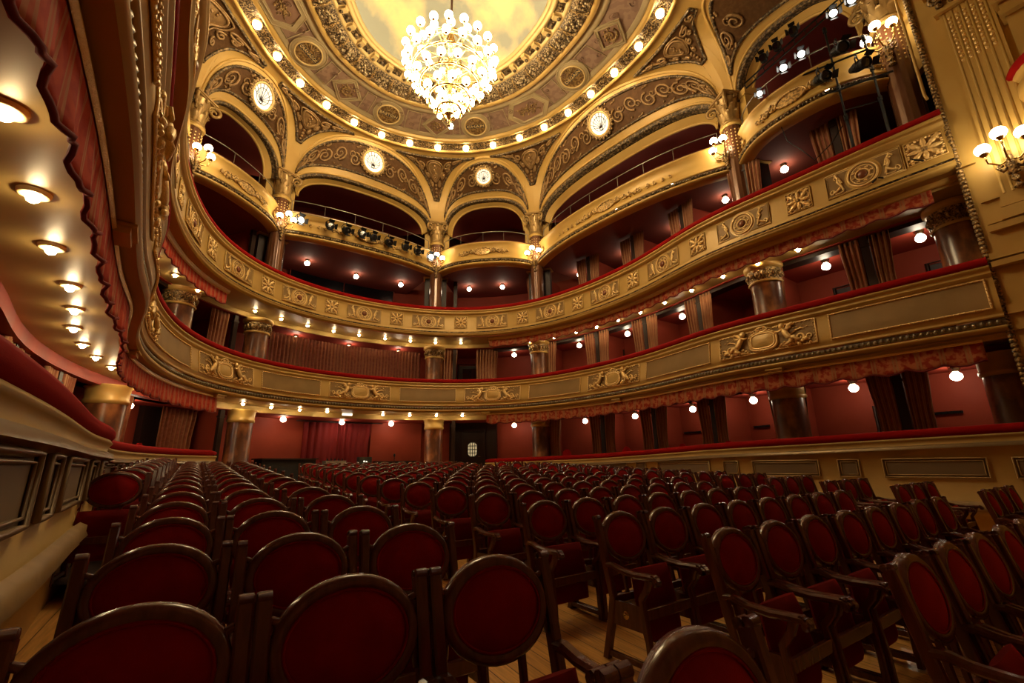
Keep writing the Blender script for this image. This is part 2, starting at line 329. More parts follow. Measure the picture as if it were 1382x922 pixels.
# ---------------------------------------------------------------- stalls parapets
def interp(tab): 
    a=[p[0] for p in tab]; b=[p[1] for p in tab]; return lambda s: float(np.interp(s,a,b))
ZRL=interp([(0,1.765),(17,1.765)])
ZRR=interp([(27,1.45),(29.4,1.50),(32.0,1.54),(36.4,1.68),(39.3,1.73),(43,1.81)])
def parapet(name,label,s0,s1,zr,panels,pz0,pz1,lift=0.,fm=DGILT,fr=1.):
    t=thing(name,label,'parapet',fpt((s0+s1)/2,.12,.3))
    def pr(s):
        z=zr(s); return [(.22,z),(.08,z),(.06,z-.03),(.08,z-.05),(.10,z-.12),(.06,z-.155),(.065,z-.19),(.11,z-.215),(.12,.62+lift),(.07,.58+lift),(.05,.55+lift),(.07,.53+lift),(.03,.50+lift),(.02,.45+lift),(.06,.40+lift),(.10,.36+lift),(.16,.33+lift),(.17,-.1)]
    mb=MB(); mb.sweep(pr,s0,s1,.2,0); mb.cap(pr(s1)+[(.5,-.1),(.5,zr(s1))],s1); mb.cap(pr(s0)+[(.5,-.1),(.5,zr(s0))],s0); mb.build('wall_panelling',WALLP,t)
    mb=MB(); mb.sweep((lambda s:[(.02+.0,zr(s)-.215),(.03,zr(s)-.16),(.075,zr(s)-.14)]),s0,s1,.2,0); mb.build('cap_moulding',DGILT,t)
    mb=MB(); n=int((s1-s0)/.2)
    P=[fpt(s0+(s1-s0)*i/n,.13,zr(s0+(s1-s0)*i/n)+.075) for i in range(n+1)]; r=[.085]*(n+1); r[0]=r[-1]=.05
    mb.tube(P,r,10); 
    mb.xf(lambda p:p); mb.build('velvet_hand_rail',VELV,t)
    mb=MB(); mb.sweep([(o_,z_+lift+.06) for o_,z_ in ((.06,.58),(.0,.55),(.0,.50),(-.02,.46),(.03,.40),(.09,.36))],s0,s1,.25,0); mb.build('skirting',BASEW,t)
    for a,b in panels:
        mb=MB(); z0,z1=pz0,pz1
        mb.sweep([(.105,z0),(.105,z1)],a,b,.2,0)
        for w,o,m in ((.0,.085,1),(.045,.095,1)):
            a2,b2,c0,c1=a+w,b-w,z0+w,z1-w; k=max(2,int((b2-a2)/.2))
            path=[fpt(a2+(b2-a2)*i/k,o,c0) for i in range(k+1)]+[fpt(b2-(b2-a2)*i/k,o,c1) for i in range(k+1)]
            mb.tube(path,(.024 if w==0 else .014)*fr,6,True,m)
        mb.build('recessed_panel',[PANEL,fm],t)
    return t
pl=[(2.0,4.12),(4.45,4.92),(5.28,6.58),(6.9,7.3),(7.6,9.0),(9.3,9.7),(10.0,11.4),(11.7,12.1),(12.4,13.7)]
parapet('stalls_parapet','ochre panelled parapet with red velvet rail along the left edge of the stalls',0,16.93,ZRL,pl,1.14,1.51,.30)
pr_=[(29.2,30.8),(31.2,31.6),(32.0,33.3),(33.7,34.1),(34.6,36.6),(37.05,37.48),(37.86,39.31),(39.68,40.05),(40.45,41.93),(42.25,42.6)]
parapet('stalls_parapet','ochre panelled parapet with red velvet rail along the right side of the stalls',27.12,42.85,ZRR,pr_,1.04,1.38,0.,LGILT,.62)
# ---------------------------------------------------------------- ornament in curved panel coordinates (x along s, y up, depth towards house)
def onfront(mb,s0,zc,prof):
    zz=[q[1] for q in prof[::-1]]; oo=[q[0] for q in prof[::-1]]
    return mb.xf(lambda p:fpt(s0+p[0],float(np.interp(zc+p[1],zz,oo))-.004-p[2]*.8,zc+p[1]))
def fl(P,d=.0): return [(x,y,d) for x,y in P]
def acanthus(mb,pts,r0,r1,mi=0,depth=.03):
    n=len(pts); mb.tube([(p[0],p[1],depth) for p in pts],[r0+(r1-r0)*i/(n-1) for i in range(n)],6,False,mi)
def field(mb,W,H,d=.008):
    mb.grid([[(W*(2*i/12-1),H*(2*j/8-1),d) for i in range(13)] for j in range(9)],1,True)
def medallion():
    mb=MB(); W,H=.70,.29
    # sunk field with a moulded edge left and right of the roundel
    field(mb,W,H)
    rc=[(-W,-H),(W,-H),(W,H),(-W,H)]
    mb.tube([(x,y,.012) for x,y in rc],.018,6,True,2)
    mb.tube([(x*.955,y*.90,.012) for x,y in rc],.009,5,True,0)
    # roundel plate
    ring=lambda r,d,n=28:[(r*math.cos(2*PI*i/n),r*math.sin(2*PI*i/n),d) for i in range(n)]
    mb.add([(0,0,.02)]+ring(.34,.02),[(0,1+i,1+(i+1)%28) for i in range(28)],2,False)
    mb.tube(ring(.275,.035),.022,6,True,0); mb.tube(ring(.215,.028),.012,5,True,0); mb.tube(ring(.125,.035),.02,6,True,0)
    mb.add([(0,0,.025)]+ring(.27,.025),[(0,1+i,1+(i+1)%28) for i in range(28)],1,False)
    for k in range(8):
        a=2*PI*k/8+.2; mb.sph((.17*math.cos(a),.17*math.sin(a),.035),.032,6,4,0,(1.3,.8,.8))
    boss=MB().sph((0,0,.03),.095,14,8,0,(1,1,.75))
    for sx in (-1,1):
        A=[(sx*.40,-.02),(sx*.44,.13),(sx*.50,.22),(sx*.46,.25)]; acanthus(mb,A,.03,.02)
        A=[(sx*.38,-.20),(sx*.42,-.06),(sx*.47,.05),(sx*.44,.13)]; acanthus(mb,A,.022,.035)
        A=[(sx*.42,-.10),(sx*.50,-.16),(sx*.58,-.20)]; acanthus(mb,A,.035,.022)
        acanthus(mb,[(x,y) for x,y in spiral(sx*.585,-.155,.058,1.2,-PI/2,sx)],.02,.012)
        acanthus(mb,[(x,y) for x,y in spiral(sx*.50,.16,.05,1.1,0,sx)],.018,.012)
        acanthus(mb,[(sx*.38,-.22),(sx*.46,-.24),(sx*.55,-.23)],.016,.01)
    return mb,boss
def rosette():
    mb=MB(); H=.27
    field(mb,H,H)
    mb.tube([(-H,-H,.012),(H,-H,.012),(H,H,.012),(-H,H,.012)],.018,6,True,2)
    for k in range(8):
        a=2*PI*k/8; L=.20 if k%2==0 else .25
        for q,rr in ((.40,.046),(.72,.058),(1.,.044)):
            mb.sph((L*q*math.cos(a),L*q*math.sin(a),.03),rr,7,5,0,(1.35,.85,.8),Matrix.Rotation(a,3,'Z'))
    for sx in (-1,1):
        for sy in (-1,1):
            acanthus(mb,spiral(sx*.185,sy*.185,.045,1.1,0,sx*sy),.018,.012)
            for q in ((.10,.235),(.235,.10),(.235,.20),(.20,.235),(.14,.20),(.20,.14),(.05,.245),(.245,.05)): mb.sph((sx*q[0],sy*q[1],.022),.026,6,4,0)
    mb.sph((0,0,.035),.052,9,6,3); mb.tube([(.065*math.cos(2*PI*i/16),.065*math.sin(2*PI*i/16),.035) for i in range(16)],.014,5,True,0)
    return mb
def putto(mb,sx,x,y,s=1.):
    """small reclining cherub leaning on the shield: one continuous swept body"""
    f=lambda P,R:mb.tube([(sx*(x+a*s),y+b*s,.05+d*s) for a,b,d in P],[q*s for q in R],7,False,0)
    f([(.0,.085,.03),(.025,.05,.035),(.05,-.01,.04),(.085,-.07,.035),(.12,-.10,.03)],[.035,.052,.05,.055,.05])
    mb.sph((sx*(x-.01*s),y+.135*s,.085),.050*s,9,7,0,(1,1.05,1)); 
    mb.sph((sx*(x-.012*s),y+.165*s,.078),.044*s,8,6,0,(1.1,.7,1))
    f([(.01,.07,.05),(-.05,.04,.075),(-.11,.055,.06)],[.028,.022,.016])
    f([(.03,.07,.05),(.09,.06,.07),(.14,.10,.06)],[.027,.022,.015])
    f([(.12,-.10,.03),(.17,-.09,.06),(.21,-.15,.05),(.245,-.165,.05)],[.045,.037,.028,.016])
    f([(.11,-.11,.03),(.12,-.17,.06),(.06,-.19,.05),(.03,-.205,.05)],[.042,.034,.026,.015])
    f([(.03,.06,.0),(.09,.13,-.005),(.15,.165,.0),(.185,.13,.0)],[.02,.035,.03,.012])
def cartouche(hw,hh):
    mb=MB(); shd=MB(); chs=[MB(),MB()]
    field(mb,hw,hh)
    rc=[(-hw,-hh),(hw,-hh),(hw,hh),(-hw,hh)]
    k=26; path=[]
    for i in range(4):
        a,b=rc[i],rc[(i+1)%4]; m=26 if i%2==0 else 8
        path+=[(a[0]+(b[0]-a[0])*j/m,a[1]+(b[1]-a[1])*j/m,.012) for j in range(m)]
    mb.tube(path,.020,5,True,0)
    for i,p in enumerate(path):
        if i%1==0: mb.sph((p[0]*.975,p[1]*.94,.022),.020,5,4,0)
    n=36; sh=[]
    for i in range(n):
        a=2*PI*i/n; r=1-.07*math.cos(4*a); sh.append((.30*r*math.cos(a),.205*r*math.sin(a)-.01))
    shd.add([(0,-.01,.075)]+[(x*.8,y*.8,.065) for x,y in sh]+[(x,y,.045) for x,y in sh],[(0,1+i,1+(i+1)%n) for i in range(n)]+[(1+i,1+n+i,1+n+(i+1)%n,1+(i+1)%n) for i in range(n)],2,True)
    shd.tube([(x,y,.055) for x,y in sh],.026,6,True,0); shd.tube([(x*1.17,y*1.2,.04) for x,y in sh],.034,6,True,0)
    for q in range(9):
        a=PI*(.14+.72*q/8); mb.sph((.345*math.cos(a),.27*math.sin(a)-.005,.055),.034,6,5,0,(1.2,.9,.9))
        a=-a; mb.sph((.36*math.cos(a),.25*math.sin(a)-.02,.04),.030,6,5,0,(1.3,.8,.8))
    for sx in (-1,1):
        acanthus(mb,spiral(sx*.10,.285,.055,1.3,PI/2,sx),.022,.014,0,.06)
        acanthus(mb,[(0,.33),(sx*.05,.335),(sx*.14,.30),(sx*.24,.24)],.026,.02,0,.06)
        putto(chs[0 if sx<0 else 1],sx,.48,.055,1.38)
        acanthus(mb,[(sx*.36,-.24),(sx*.55,-.235),(sx*.75,-.225),(sx*.95,-.17)],.035,.02)
        acanthus(mb,spiral(sx*.82,-.09,.10,1.4,-PI/2,sx),.032,.015)
        acanthus(mb,spiral(sx*(hw-.13),-.11,.075,1.3,-PI/2,-sx),.026,.012)
        acanthus(mb,spiral(sx*.68,-.17,.07,1.2,PI/2,-sx),.028,.014)
        acanthus(mb,[(sx*.62,.02),(sx*.74,.09),(sx*.86,.12),(sx*.92,.09)],.022,.014)
        for j in range(9): mb.sph((sx*(.42+.075*j),-.205+.055*math.sin(j*2.1),.045),.040+.012*math.sin(j*3),6,5,0)
        for j in range(5): mb.sph((sx*(.70+.07*j),.16+.03*math.sin(j*2.7),.022),.020,6,4,0,(1.5,.7,.8))
    return mb,shd,chs
def plain_panel(hw,hh):
    mb=MB(); field(mb,hw,hh)
    rc=[(-hw,-hh),(hw,-hh),(hw,hh),(-hw,hh)]; path=[]
    for i in range(4):
        a,b=rc[i],rc[(i+1)%4]; m=int(round(math.hypot(b[0]-a[0],b[1]-a[1])/.07))
        path+=[(a[0]+(b[0]-a[0])*j/m,a[1]+(b[1]-a[1])*j/m,.015) for j in range(m)]
    mb.tube(path,.019,5,True,0)
    for p in path: mb.sph((p[0],p[1],.028),.019,5,4,0)
    return mb
# ---------------------------------------------------------------- the two curved balconies
def rail_tube(s0,s1,z,off,r,name,t,step=.25):
    n=int((s1-s0)/step); mb=MB(); rows=[]
    mb.sweep([(off+.16,z-.03),(off-.035,z-.03),(off-.06,z+.02),(off-.05,z+.085),(off-.01,z+.13),(off+.06,z+.145),(off+.16,z+.13)],s0,s1,step); return mb.build(name,VELV,t)
def beads(s0,s1,off,z,r,step,name,mat,t,sc3=(1.3,1,1)):
    mb=MB(); n=int((s1-s0)/step)
    mb.sweep([(off+.05,z+r*1.25),(off+.03,z+r*1.25),(off+.03,z-r*1.25),(off+.05,z-r*1.25)],s0,s1,.25,0)
    for i in range(n):
        p=fpt(s0+step*(i+.5),off+.03,z); mb.sph(p,r,5,4,0,(1,1,1.05))
    return mb.build(name,mat,t)
EL=FL-.24
t1=thing('balcony','lower curved gold balcony with cherub cartouches, first tier above the stalls','balcony',fpt(SC,0,3.5))
P1=[(.18,4.76),(-.02,4.76),(-.04,4.74),(-.04,4.71),(.0,4.69),(.01,4.64),(-.015,4.625),(-.015,4.60),(.035,4.57),(.04,4.53),(.03,4.42),(.012,4.30),(-.008,4.18),(-.024,4.07),(-.03,3.97),(-.02,3.90),(.0,3.86),(.005,3.83),(-.015,3.82),(-.015,3.79),(.02,3.78)]
mb=MB(); mb.sweep(P1,0,EL,.2); mb.cap(P1+[(.2,3.78)],EL); mb.build('parapet_front',GOLD,t1)
P1b=[(.03,3.64),(-.012,3.63),(-.018,3.60),(.0,3.575),(.03,3.56),(.05,3.54),(.12,3.53)]
mb=MB(); mb.sweep(P1b,0,EL,.2); mb.build('lower_lip',GOLD,t1)
rail_tube(0,EL,4.79,0,.08,'velvet_hand_rail',t1)
beads(0,EL,.008,3.71,.044,.105,'bead_moulding',pmat('silvered bead moulding',(.27,.215,.13),.35,.5),t1)
for a,b in ((0,16.8),(27.1,EL)): mb=MB(); mb.sweep([(.15,3.55),(.17,3.47),(.20,3.43),(.22,3.43)],a,b,.25); mb.build('frieze',GOLD,t1)
for s in [5.6,11.2,16.7,27.15,33.1,38.76]:
    mb=MB(); x,y,nx,ny=fp(s); R=Matrix.Rotation(math.atan2(ny,nx),3,'Z')
    mb.box((x+nx*.10,y+ny*.10,3.47),(.12,.34,.10),0,R); mb.box((x+nx*.08,y+ny*.08,3.50),(.16,.38,.03),0,R); mb.build('bracket_block',GOLD,t1)
zc1=4.235; P1F=[(.04,4.56),(.03,4.42),(.012,4.30),(-.008,4.18),(-.024,4.07),(-.03,3.90)]
for s,hw in [(5.55,1.2),(11.1,1.2),(16.6,1.23),(21.98,1.2),(27.47,1.22),(33.08,1.2),(38.64,1.15)]:
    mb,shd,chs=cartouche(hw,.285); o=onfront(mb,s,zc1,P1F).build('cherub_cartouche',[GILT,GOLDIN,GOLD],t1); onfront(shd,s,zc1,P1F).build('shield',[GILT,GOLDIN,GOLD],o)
    for q in chs: onfront(q,s,zc1,P1F).build('cherub',GILT,o)
for a,b in [(1.2,4.0),(7.1,9.6),(12.28,14.88),(18.19,20.43),(23.56,25.88),(29.09,31.52),(34.61,37.17),(40.07,42.55)]:
    onfront(plain_panel((b-a)/2,.28),(a+b)/2,zc1,P1F).build('plain_panel',[GILT,GOLDIN],t1)
t2=thing('balcony','upper curved gold balcony with round medallions and square rosettes, second tier','balcony',fpt(SC,0,6.9))
P2=[(.18,8.02),(-.05,8.02),(-.075,8.0),(-.07,7.965),(-.03,7.95),(-.02,7.91),(-.05,7.895),(-.05,7.87),(.02,7.85),(.05,7.80),(.06,7.65),(.055,7.45),(.04,7.25),(.03,7.13),(.03,7.10),(.015,7.08),(.015,7.05)]
mb=MB(); mb.sweep(P2,0,EL,.2); mb.cap(P2+[(.2,7.03)],EL); mb.build('parapet_front',GOLD,t2)
P2b=[(.04,7.01),(.01,7.0),(-.01,6.985),(-.01,6.965),(.03,6.955),(.02,6.93),(.03,6.90),(.06,6.885),(.10,6.87),(.16,6.86)]
mb=MB(); mb.sweep(P2b,0,EL,.2); mb.build('lower_lip',GOLD,t2)
rail_tube(0,EL,8.05,0,.08,'velvet_hand_rail',t2)
beads(0,EL,.012,7.03,.022,.085,'bead_moulding',EGG,t2)
for a,b in ((0,16.7),(27.2,EL)): mb=MB(); mb.sweep([(.24,6.82),(.26,6.72),(.28,6.69),(.34,6.69)],a,b,.25); mb.build('frieze',GOLD,t2)
zc2=7.475; P2F=[(.05,7.80),(.06,7.65),(.055,7.45),(.04,7.25),(.03,7.13)]
for s in [2.45,5.2,8.0,10.85,13.72,16.60,19.29,21.93,24.65,27.45,30.2,32.95,35.76,38.58,41.25]:
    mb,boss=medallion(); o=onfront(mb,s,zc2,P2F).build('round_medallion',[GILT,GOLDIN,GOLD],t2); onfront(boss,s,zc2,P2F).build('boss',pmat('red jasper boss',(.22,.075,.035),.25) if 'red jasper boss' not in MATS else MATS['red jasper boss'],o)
for s in [3.85,6.6,9.45,12.3,15.15,17.97,20.6,23.29,26.05,28.85,31.58,34.33,37.2,39.95]:
    onfront(rosette(),s,zc2,P2F).build('square_rosette',[GILT,GOLDIN,GOLD,GILTD],t2)
mb=rosette(); mb.xf(lambda p:(p[0]*1.12,p[1],p[2])); onfront(mb,42.30,zc2,P2F).build('square_rosette',[GILT,GOLDIN,GOLD,GILTD],t2)
# ================================================================== valances and curtains
def valance(name,label,s0,s1,off,zt,zb,per,amp,mat,endroll=.0):
    t=thing(name,label,'valance',fpt((s0+s1)/2,off,zb))
    n=int((s1-s0)/.06); rows=[]; uv=[]; bot=[]
    for i in range(n+1):
        s=s0+(s1-s0)*i/n; ph=(s-s0)/per; zb2=zb+amp*(1-abs(math.sin(PI*ph)))
        fold=.022*math.sin(2*PI*ph)+.012*math.sin(2*PI*s/.21)
        r=[];u=[]
        for k in range(7):
            v=k/6; r.append(fpt(s,off+fold*v-.02*v,zt+(zb2-zt)*v)); u.append((s,zt+(zb2-zt)*v))
        rows.append(r); uv.append(u); bot.append(r[-1])
    mb=MB(); mb.grid(rows,0,True,False,uv); o=mb.build('cloth',mat,t)
    sm=o.modifiers.new('thick','SOLIDIFY'); sm.thickness=.012
    mb=MB(); mb.tube(bot,.018,5); mb.build('scalloped_braid',TRIMR,t)
    mb=MB(); mb.sweep([(off-.03,zt+.03),(off-.035,zt),(off-.01,zt-.02)],s0,s1,.25); mb.build('batten',GILT,t)
    return t
valance('valance','red striped scalloped valance hanging under the lower balcony on the left, above the near boxes',0.0,16.72,.17,3.45,2.97,.58,.085,VALL)
valance('valance','red damask scalloped valance hanging under the lower balcony on the right',27.15,42.3,.17,3.43,3.02,.56,.07,VAL)
valance('valance','short red striped valance under the upper balcony on the left',0.,16.65,.31,6.70,6.29,.52,.07,VALL)
valance('valance','red damask scalloped valance hanging under the upper balcony on the right',27.25,42.2,.31,6.75,6.38,.56,.06,VAL)
def curtain(name,label,s0,s1,off,z0,z1,mat,gather=0.,per=.11,amp=.035,group=None,side=1):
    n=max(14,int((s1-s0)/.022)); rows=[]; uv=[]
    for k in range(9):
        v=k/8; r=[];u=[]; sq=1-gather*math.sin(PI*min(1,v*1.1))**2*.6-gather*.2*v
        for i in range(n+1):
            q=i/n; s=s0+(s1-s0)*q; c=s0 if side>0 else s1
            s2=c+(s-c)*sq; a=amp*(1.+.5*math.sin(5*q+1.3))
            r.append(fpt(s2,off+a*math.sin(2*PI*s/per+.8*math.sin(3*s)+v*.6),z1+(z0-z1)*v)); u.append((s,z1+(z0-z1)*v))
        rows.append(r); uv.append(u)
    mb=MB(); mb.grid(rows,0,True,False,uv); o=mb.build(name,mat); m=o.modifiers.new('thick','SOLIDIFY'); m.thickness=.01
    return tag(o,label,'curtain',group)
tiers=[('stalls box',.85,3.28,1.42),('lower balcony box',3.95,6.58,1.42),('upper balcony box',7.15,9.85,1.15)]
for ti,(tn,z0,z1,of) in enumerate(tiers):
    for i,s in enumerate(PS):
        w=(.46,.42,.44)[ti]
        curtain('curtain','striped brown curtain left of the %s divider right of centre, %s'%(ORD[i+1],tn),s-.10-w,s-.10,of,z0,z1,CURT,.25,group='box curtains',side=-1)
        curtain('curtain','striped brown curtain right of the %s divider right of centre, %s'%(ORD[i+1],tn),s+.10,s+.10+w,of,z0,z1,CURT,.25,group='box curtains')
    if ti<2:
        for i,s in enumerate(PL[:3]):
            curtain('curtain','striped brown curtain facing the %s divider left of centre, %s'%(ORD[i+1],tn),s+.10,s+.62,of,z0,z1,CURT,.2,group='box curtains')
            curtain('curtain','striped brown curtain behind the %s divider left of centre, %s'%(ORD[i+1],tn),s-.62,s-.10,of,z0,z1,CURT,.2,group='box curtains',side=-1)
curtain('curtain','striped curtain beside the marble column, left end of the lower centre box',17.35,17.95,1.5,3.95,6.6,CURT,.1,group='box curtains')
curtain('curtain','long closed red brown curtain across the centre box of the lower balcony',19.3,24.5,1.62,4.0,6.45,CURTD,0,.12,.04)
curtain('curtain','striped curtain right of the centre marble column, lower balcony',25.35,25.85,1.5,3.95,6.6,CURT,.15,group='box curtains')
curtain('curtain','striped curtain beside the dark doorway, lower balcony right of centre',26.55,27.35,1.5,3.95,6.6,CURT,.1,group='box curtains')
curtain('curtain','left half of the deep red curtain closing the back entrance of the stalls',20.95,21.98,2.62,.82,3.22,CURR,0,.19,.05)
curtain('curtain','right half of the deep red curtain closing the back entrance of the stalls',22.0,23.05,2.62,.82,3.22,CURR,.12,.19,.05,side=1)
mb=MB(); mb.tube([fpt(20.7+2.7*i/10,2.58,3.25) for i in range(11)],.022,6); tag(mb.build('curtain_rail',BLACK),'black rail above the deep red entrance curtain','rail')
# ================================================================== columns
def leaf(mb,c,ang,r,z0,h,w,mi=0,curl=.10):
    rows=[]
    for k in range(6):
        v=k/5; rr=r+.02+curl*(v**2.2)*1.1; z=z0+h*(v if v<.85 else .85-(v-.85)*.9); ww=w*(math.sin(PI*min(.95,.25+v*.7)))
        rows.append([(c[0]+rr*math.cos(ang)-q*ww*math.sin(ang)-abs(q)*.03*math.cos(ang),c[1]+rr*math.sin(ang)+q*ww*math.cos(ang)-abs(q)*.03*math.sin(ang),z) for q in (-1,-.5,0,.5,1)])
    mb.grid(rows,mi)
def capital_mb(r,z0,z1):
    mb=MB(); h=z1-z0
    mb.lathe([(r*1.02,0),(r*1.18,.0),(r*1.22,.05),(r*1.14,.09),(r*1.0,.10),(r*.98,h*.5),(r*1.15,h*.8),(r*1.3,h*.88)],(0,0,z0),20)
    for k in range(8): leaf(mb,(0,0),2*PI*k/8,r*.98,z0+.10,h*.42,r*.34)
    for k in range(8): leaf(mb,(0,0),2*PI*(k+.5)/8,r*.98,z0+.14,h*.62,r*.36,0,.13)
    for k in range(4):
        a=PI/4+k*PI/2; c=math.cos(a); s=math.sin(a)
        P=[]
        for i in range(20):
            q=i/19; rr=h*.17*(1-q*.85); an=PI/2-q*2.6*PI
            d=r*1.75+rr*math.cos(an); P.append((c*d,s*d,z0+h*.70+rr*math.sin(an)))
        mb.tube(P,[.062*r/.3*(1-.5*i/19) for i in range(20)],6)
        mb.tube([(c*r*1.0,s*r*1.0,z0+h*.5),(c*r*1.2,s*r*1.2,z0+h*.85),(c*r*1.7,s*r*1.7,z0+h*.88)],.05*r/.3,6)
        a2=k*PI/2; mb.sph((math.cos(a2)*r*1.32,math.sin(a2)*r*1.32,z0+h*.84),.07*r/.3,7,5)
    R=Matrix.Rotation(0,3,'Z')
    for zz,w,t in ((z0+h*.925,1.30,.05),(z0+h*.97,1.42,.06)): mb.box((0,0,zz),(2*r*w,2*r*w,t),0,R)
    return mb
COLP={1:(-6.85,14.9),2:(-4.07,17.72),3:(2.60,18.22),4:(6.13,15.12),5:(7.3,6.25),6:(7.35,2.26)}
OC=np.array([-.85,9.85])
colnames={1:'at the far left edge',2:'at the left end of the spotlight gallery',3:'at the right end of the spotlight gallery',4:'right of the small arched bay',5:'between the two right arched bays',6:'beside the right proscenium'}
for i,(x,y) in COLP.items():
    rz=math.atan2(y-OC[1],x-OC[0]); t=thing('column','tall fluted red-brown column with gilt capital %s'%colnames[i],'column',(x,y,7.1),rz)
    r=.29; zb=7.1
    fl_=lambda k,n,z:(1-.075*(0.5+.5*math.cos(2*PI*k/3)))
    mb=MB(); mb.lathe([(r*1.3,0),(r*1.35,.08),(r*1.2,.14),(r*1.25,.2),(r*1.08,.26)],(0,0,0),24)
    mb.build('base',SHAFT,t,local=True)
    mb=MB(); mb.lathe([(r*1.06,.24),(r*1.04,1.5),(r*.98,3.0),(r*.93,4.25)],(0,0,0),48,0,fl_); mb.build('fluted_shaft',SHAFT,t,local=True)
    mb=MB()
    for k in range(16):
        a=2*PI*k/16
        for j in range(9): mb.sph((r*.985*math.cos(a),r*.985*math.sin(a),3.15+j*.115),.022,5,4)
    mb.build('gilt_flute_beads',GILT,t,local=True)
    mb=MB(); mb.tube([(r*1.02*math.cos(2*PI*k/24),r*1.02*math.sin(2*PI*k/24),4.30) for k in range(24)],.055,8,True); mb.build('neck_ring',GOLD,t,local=True)
    capital_mb(r*.95,4.34,5.40).build('capital',CAPM,t,local=True)
    # gold pier behind the column carrying the arches
    c,s=math.cos(rz),math.sin(rz); R=Matrix.Rotation(rz,3,'Z'); mb=MB()
    for dx,wy,z0,z1 in ((.42,1.15,9.85,12.35),(.40,1.25,12.2,12.42),(.42,1.25,11.1,11.25)):
        mb.box((x+c*dx,y+s*dx,(z0+z1)/2),(.5,wy,z1-z0),0,R)
    struct(mb.build('wall_pier',GOLD))
    mb=MB(); mb.box((x+c*.45,y+s*.45,8.45),(.3,1.0,2.75),0,R); struct(mb.build('wall_dark_pier',DARKW))
def marble(name,label,s,off,z0,z1,capz,r=.39):
    x,y,nx,ny=fp(s); t=thing(name,label,'column',(x+nx*off,y+ny*off,z0))
    mb=MB(); mb.lathe([(r*1.12,0),(r*1.12,.12),(r,.18),(r*.985,capz-z0)],(0,0,0),28); mb.build('shaft',MARB,t,local=True)
    return t
for lab,s in [('at the left end of the centre box, lower balcony',18.75),('right of the long closed curtain, lower balcony',25.0),('where the right hand boxes begin, lower balcony',28.98),('mid way along the right boxes, lower balcony',38.35),('beside the right proscenium, lower balcony',42.35),('at the far left, lower balcony',16.2)]:
    t=marble('column','stout marble column with gilt collar '+lab,s,1.35,3.9,6.62,6.1)
    mb=MB(); mb.lathe([(.42,2.18),(.44,2.21),(.42,2.25)],(0,0,0),28); mb.lathe([(.43,2.58),(.50,2.62),(.50,2.72)],(0,0,0),28); mb.build('collar_ring',GOLD,t,local=True)
    mb=MB(); mb.lathe([(.40,2.25),(.415,2.4),(.43,2.58)],(0,0,0),28)
    for k in range(18):
        a=2*PI*k/18; mb.sph((.425*math.cos(a),.425*math.sin(a),2.42),.055,6,5,0,(1,1,1.5)); mb.sph((.42*math.cos(a+.17),.42*math.sin(a+.17),2.33),.03,5,4); mb.sph((.42*math.cos(a+.17),.42*math.sin(a+.17),2.51),.03,5,4)
    mb.build('acanthus_collar',GILTD,t,local=True)
for lab,s in [('left of the red back wall, stalls',18.62),('right of the red back wall, stalls',25.06),('at the start of the right hand stalls boxes',28.95),('mid way along the right hand stalls boxes',38.41),('at the right edge beside the proscenium, stalls',42.45),('at the far left behind the stalls rail',14.4)]:
    t=marble('column','thick veined marble column '+lab,s,1.35,.4,3.32,2.95)
    mb=MB(); mb.lathe([(.395,2.50),(.43,2.54),(.43,2.60),(.41,2.62),(.42,2.86),(.46,2.9),(.46,2.94)],(0,0,0),28); mb.build('gold_collar',GOLD,t,local=True)
# ================================================================== small lights
proto=None
def recessed(s,off,z,label,group):
    global proto
    x,y,nx,ny=fp(s); p=(x+nx*off,y+ny*off,z)
    if proto is None:
        t=thing('recessed_lamp',label,'lamp',p,0,group)
        mb=MB(); mb.lathe([(.0,.03),(.045,.03),(.05,.0),(.085,-.012),(.10,-.004),(.105,.02)],(0,0,0),20); mb.build('flange',CREAM,t,local=True)
        mb=MB(); mb.sph((0,0,-.025),.045,10,7); mb.build('bulb',GL_SOF,t,local=True); proto=t
    else:
        t=dup(proto,p,0,label); t['group']=group
sL=[4.15,5.27,6.4,7.55,8.7,9.8,10.9,11.9,12.85,13.75,14.6,15.4]
for i,s in enumerate(sL): recessed(s,.60+.03*min(i,5),3.50,'%s glowing recessed lamp from the front, gold ceiling under the left lower balcony'%ORD[i+1],'lamps under the lower balcony')
for i,s in enumerate([18.27,19.2,20.14,21.09,23.11,24.11,25.12,26.11]): recessed(s,.80,3.50,'%s starry recessed lamp from the left, under the middle of the lower balcony'%ORD[i+1],'lamps under the lower balcony')
for i,s in enumerate([13.1,14.13,15.17,16.16]): recessed(s,.85,6.61,'%s recessed lamp from the front, under the left upper balcony'%ORD[i+1],'lamps under the upper balcony')
for i,s in enumerate([18.28,19.2,20.13,21.08,22.03,23.03,24.02,25.01,26.01]): recessed(s,.85,6.78,'%s starry recessed lamp from the left, under the middle of the upper balcony'%ORD[i+1],'lamps under the upper balcony')
for i,s in enumerate([28.8,29.85,30.85,31.8,32.8,33.8,34.86,36.02,37.3,38.46,39.5]): recessed(s,.85,6.61,'%s recessed lamp from the back, peeping below the right upper valance'%ORD[i+1],'lamps under the upper balcony')
bproto=None
def boxlamp(s,off,z,ceil,label,group):
    global bproto
    x,y,nx,ny=fp(s); p=(x+nx*off,y+ny*off,z)
    if bproto is None:
        t=thing('ceiling_lamp',label,'lamp',p,0,group)
        mb=MB(); mb.sph((0,0,0),.105,14,10,0,(1,1,.9)); mb.build('glass_globe',GL_BOX,t,local=True)
        mb=MB(); mb.lathe([(.055,.09),(.075,.10),(.075,.13),(.10,.16),(.11,.22),(.0,.23)],(0,0,0),16); mb.build('fitting',CHROME,t,local=True); bproto=t
    else:
        t=dup(bproto,p,0,label); t['group']=group
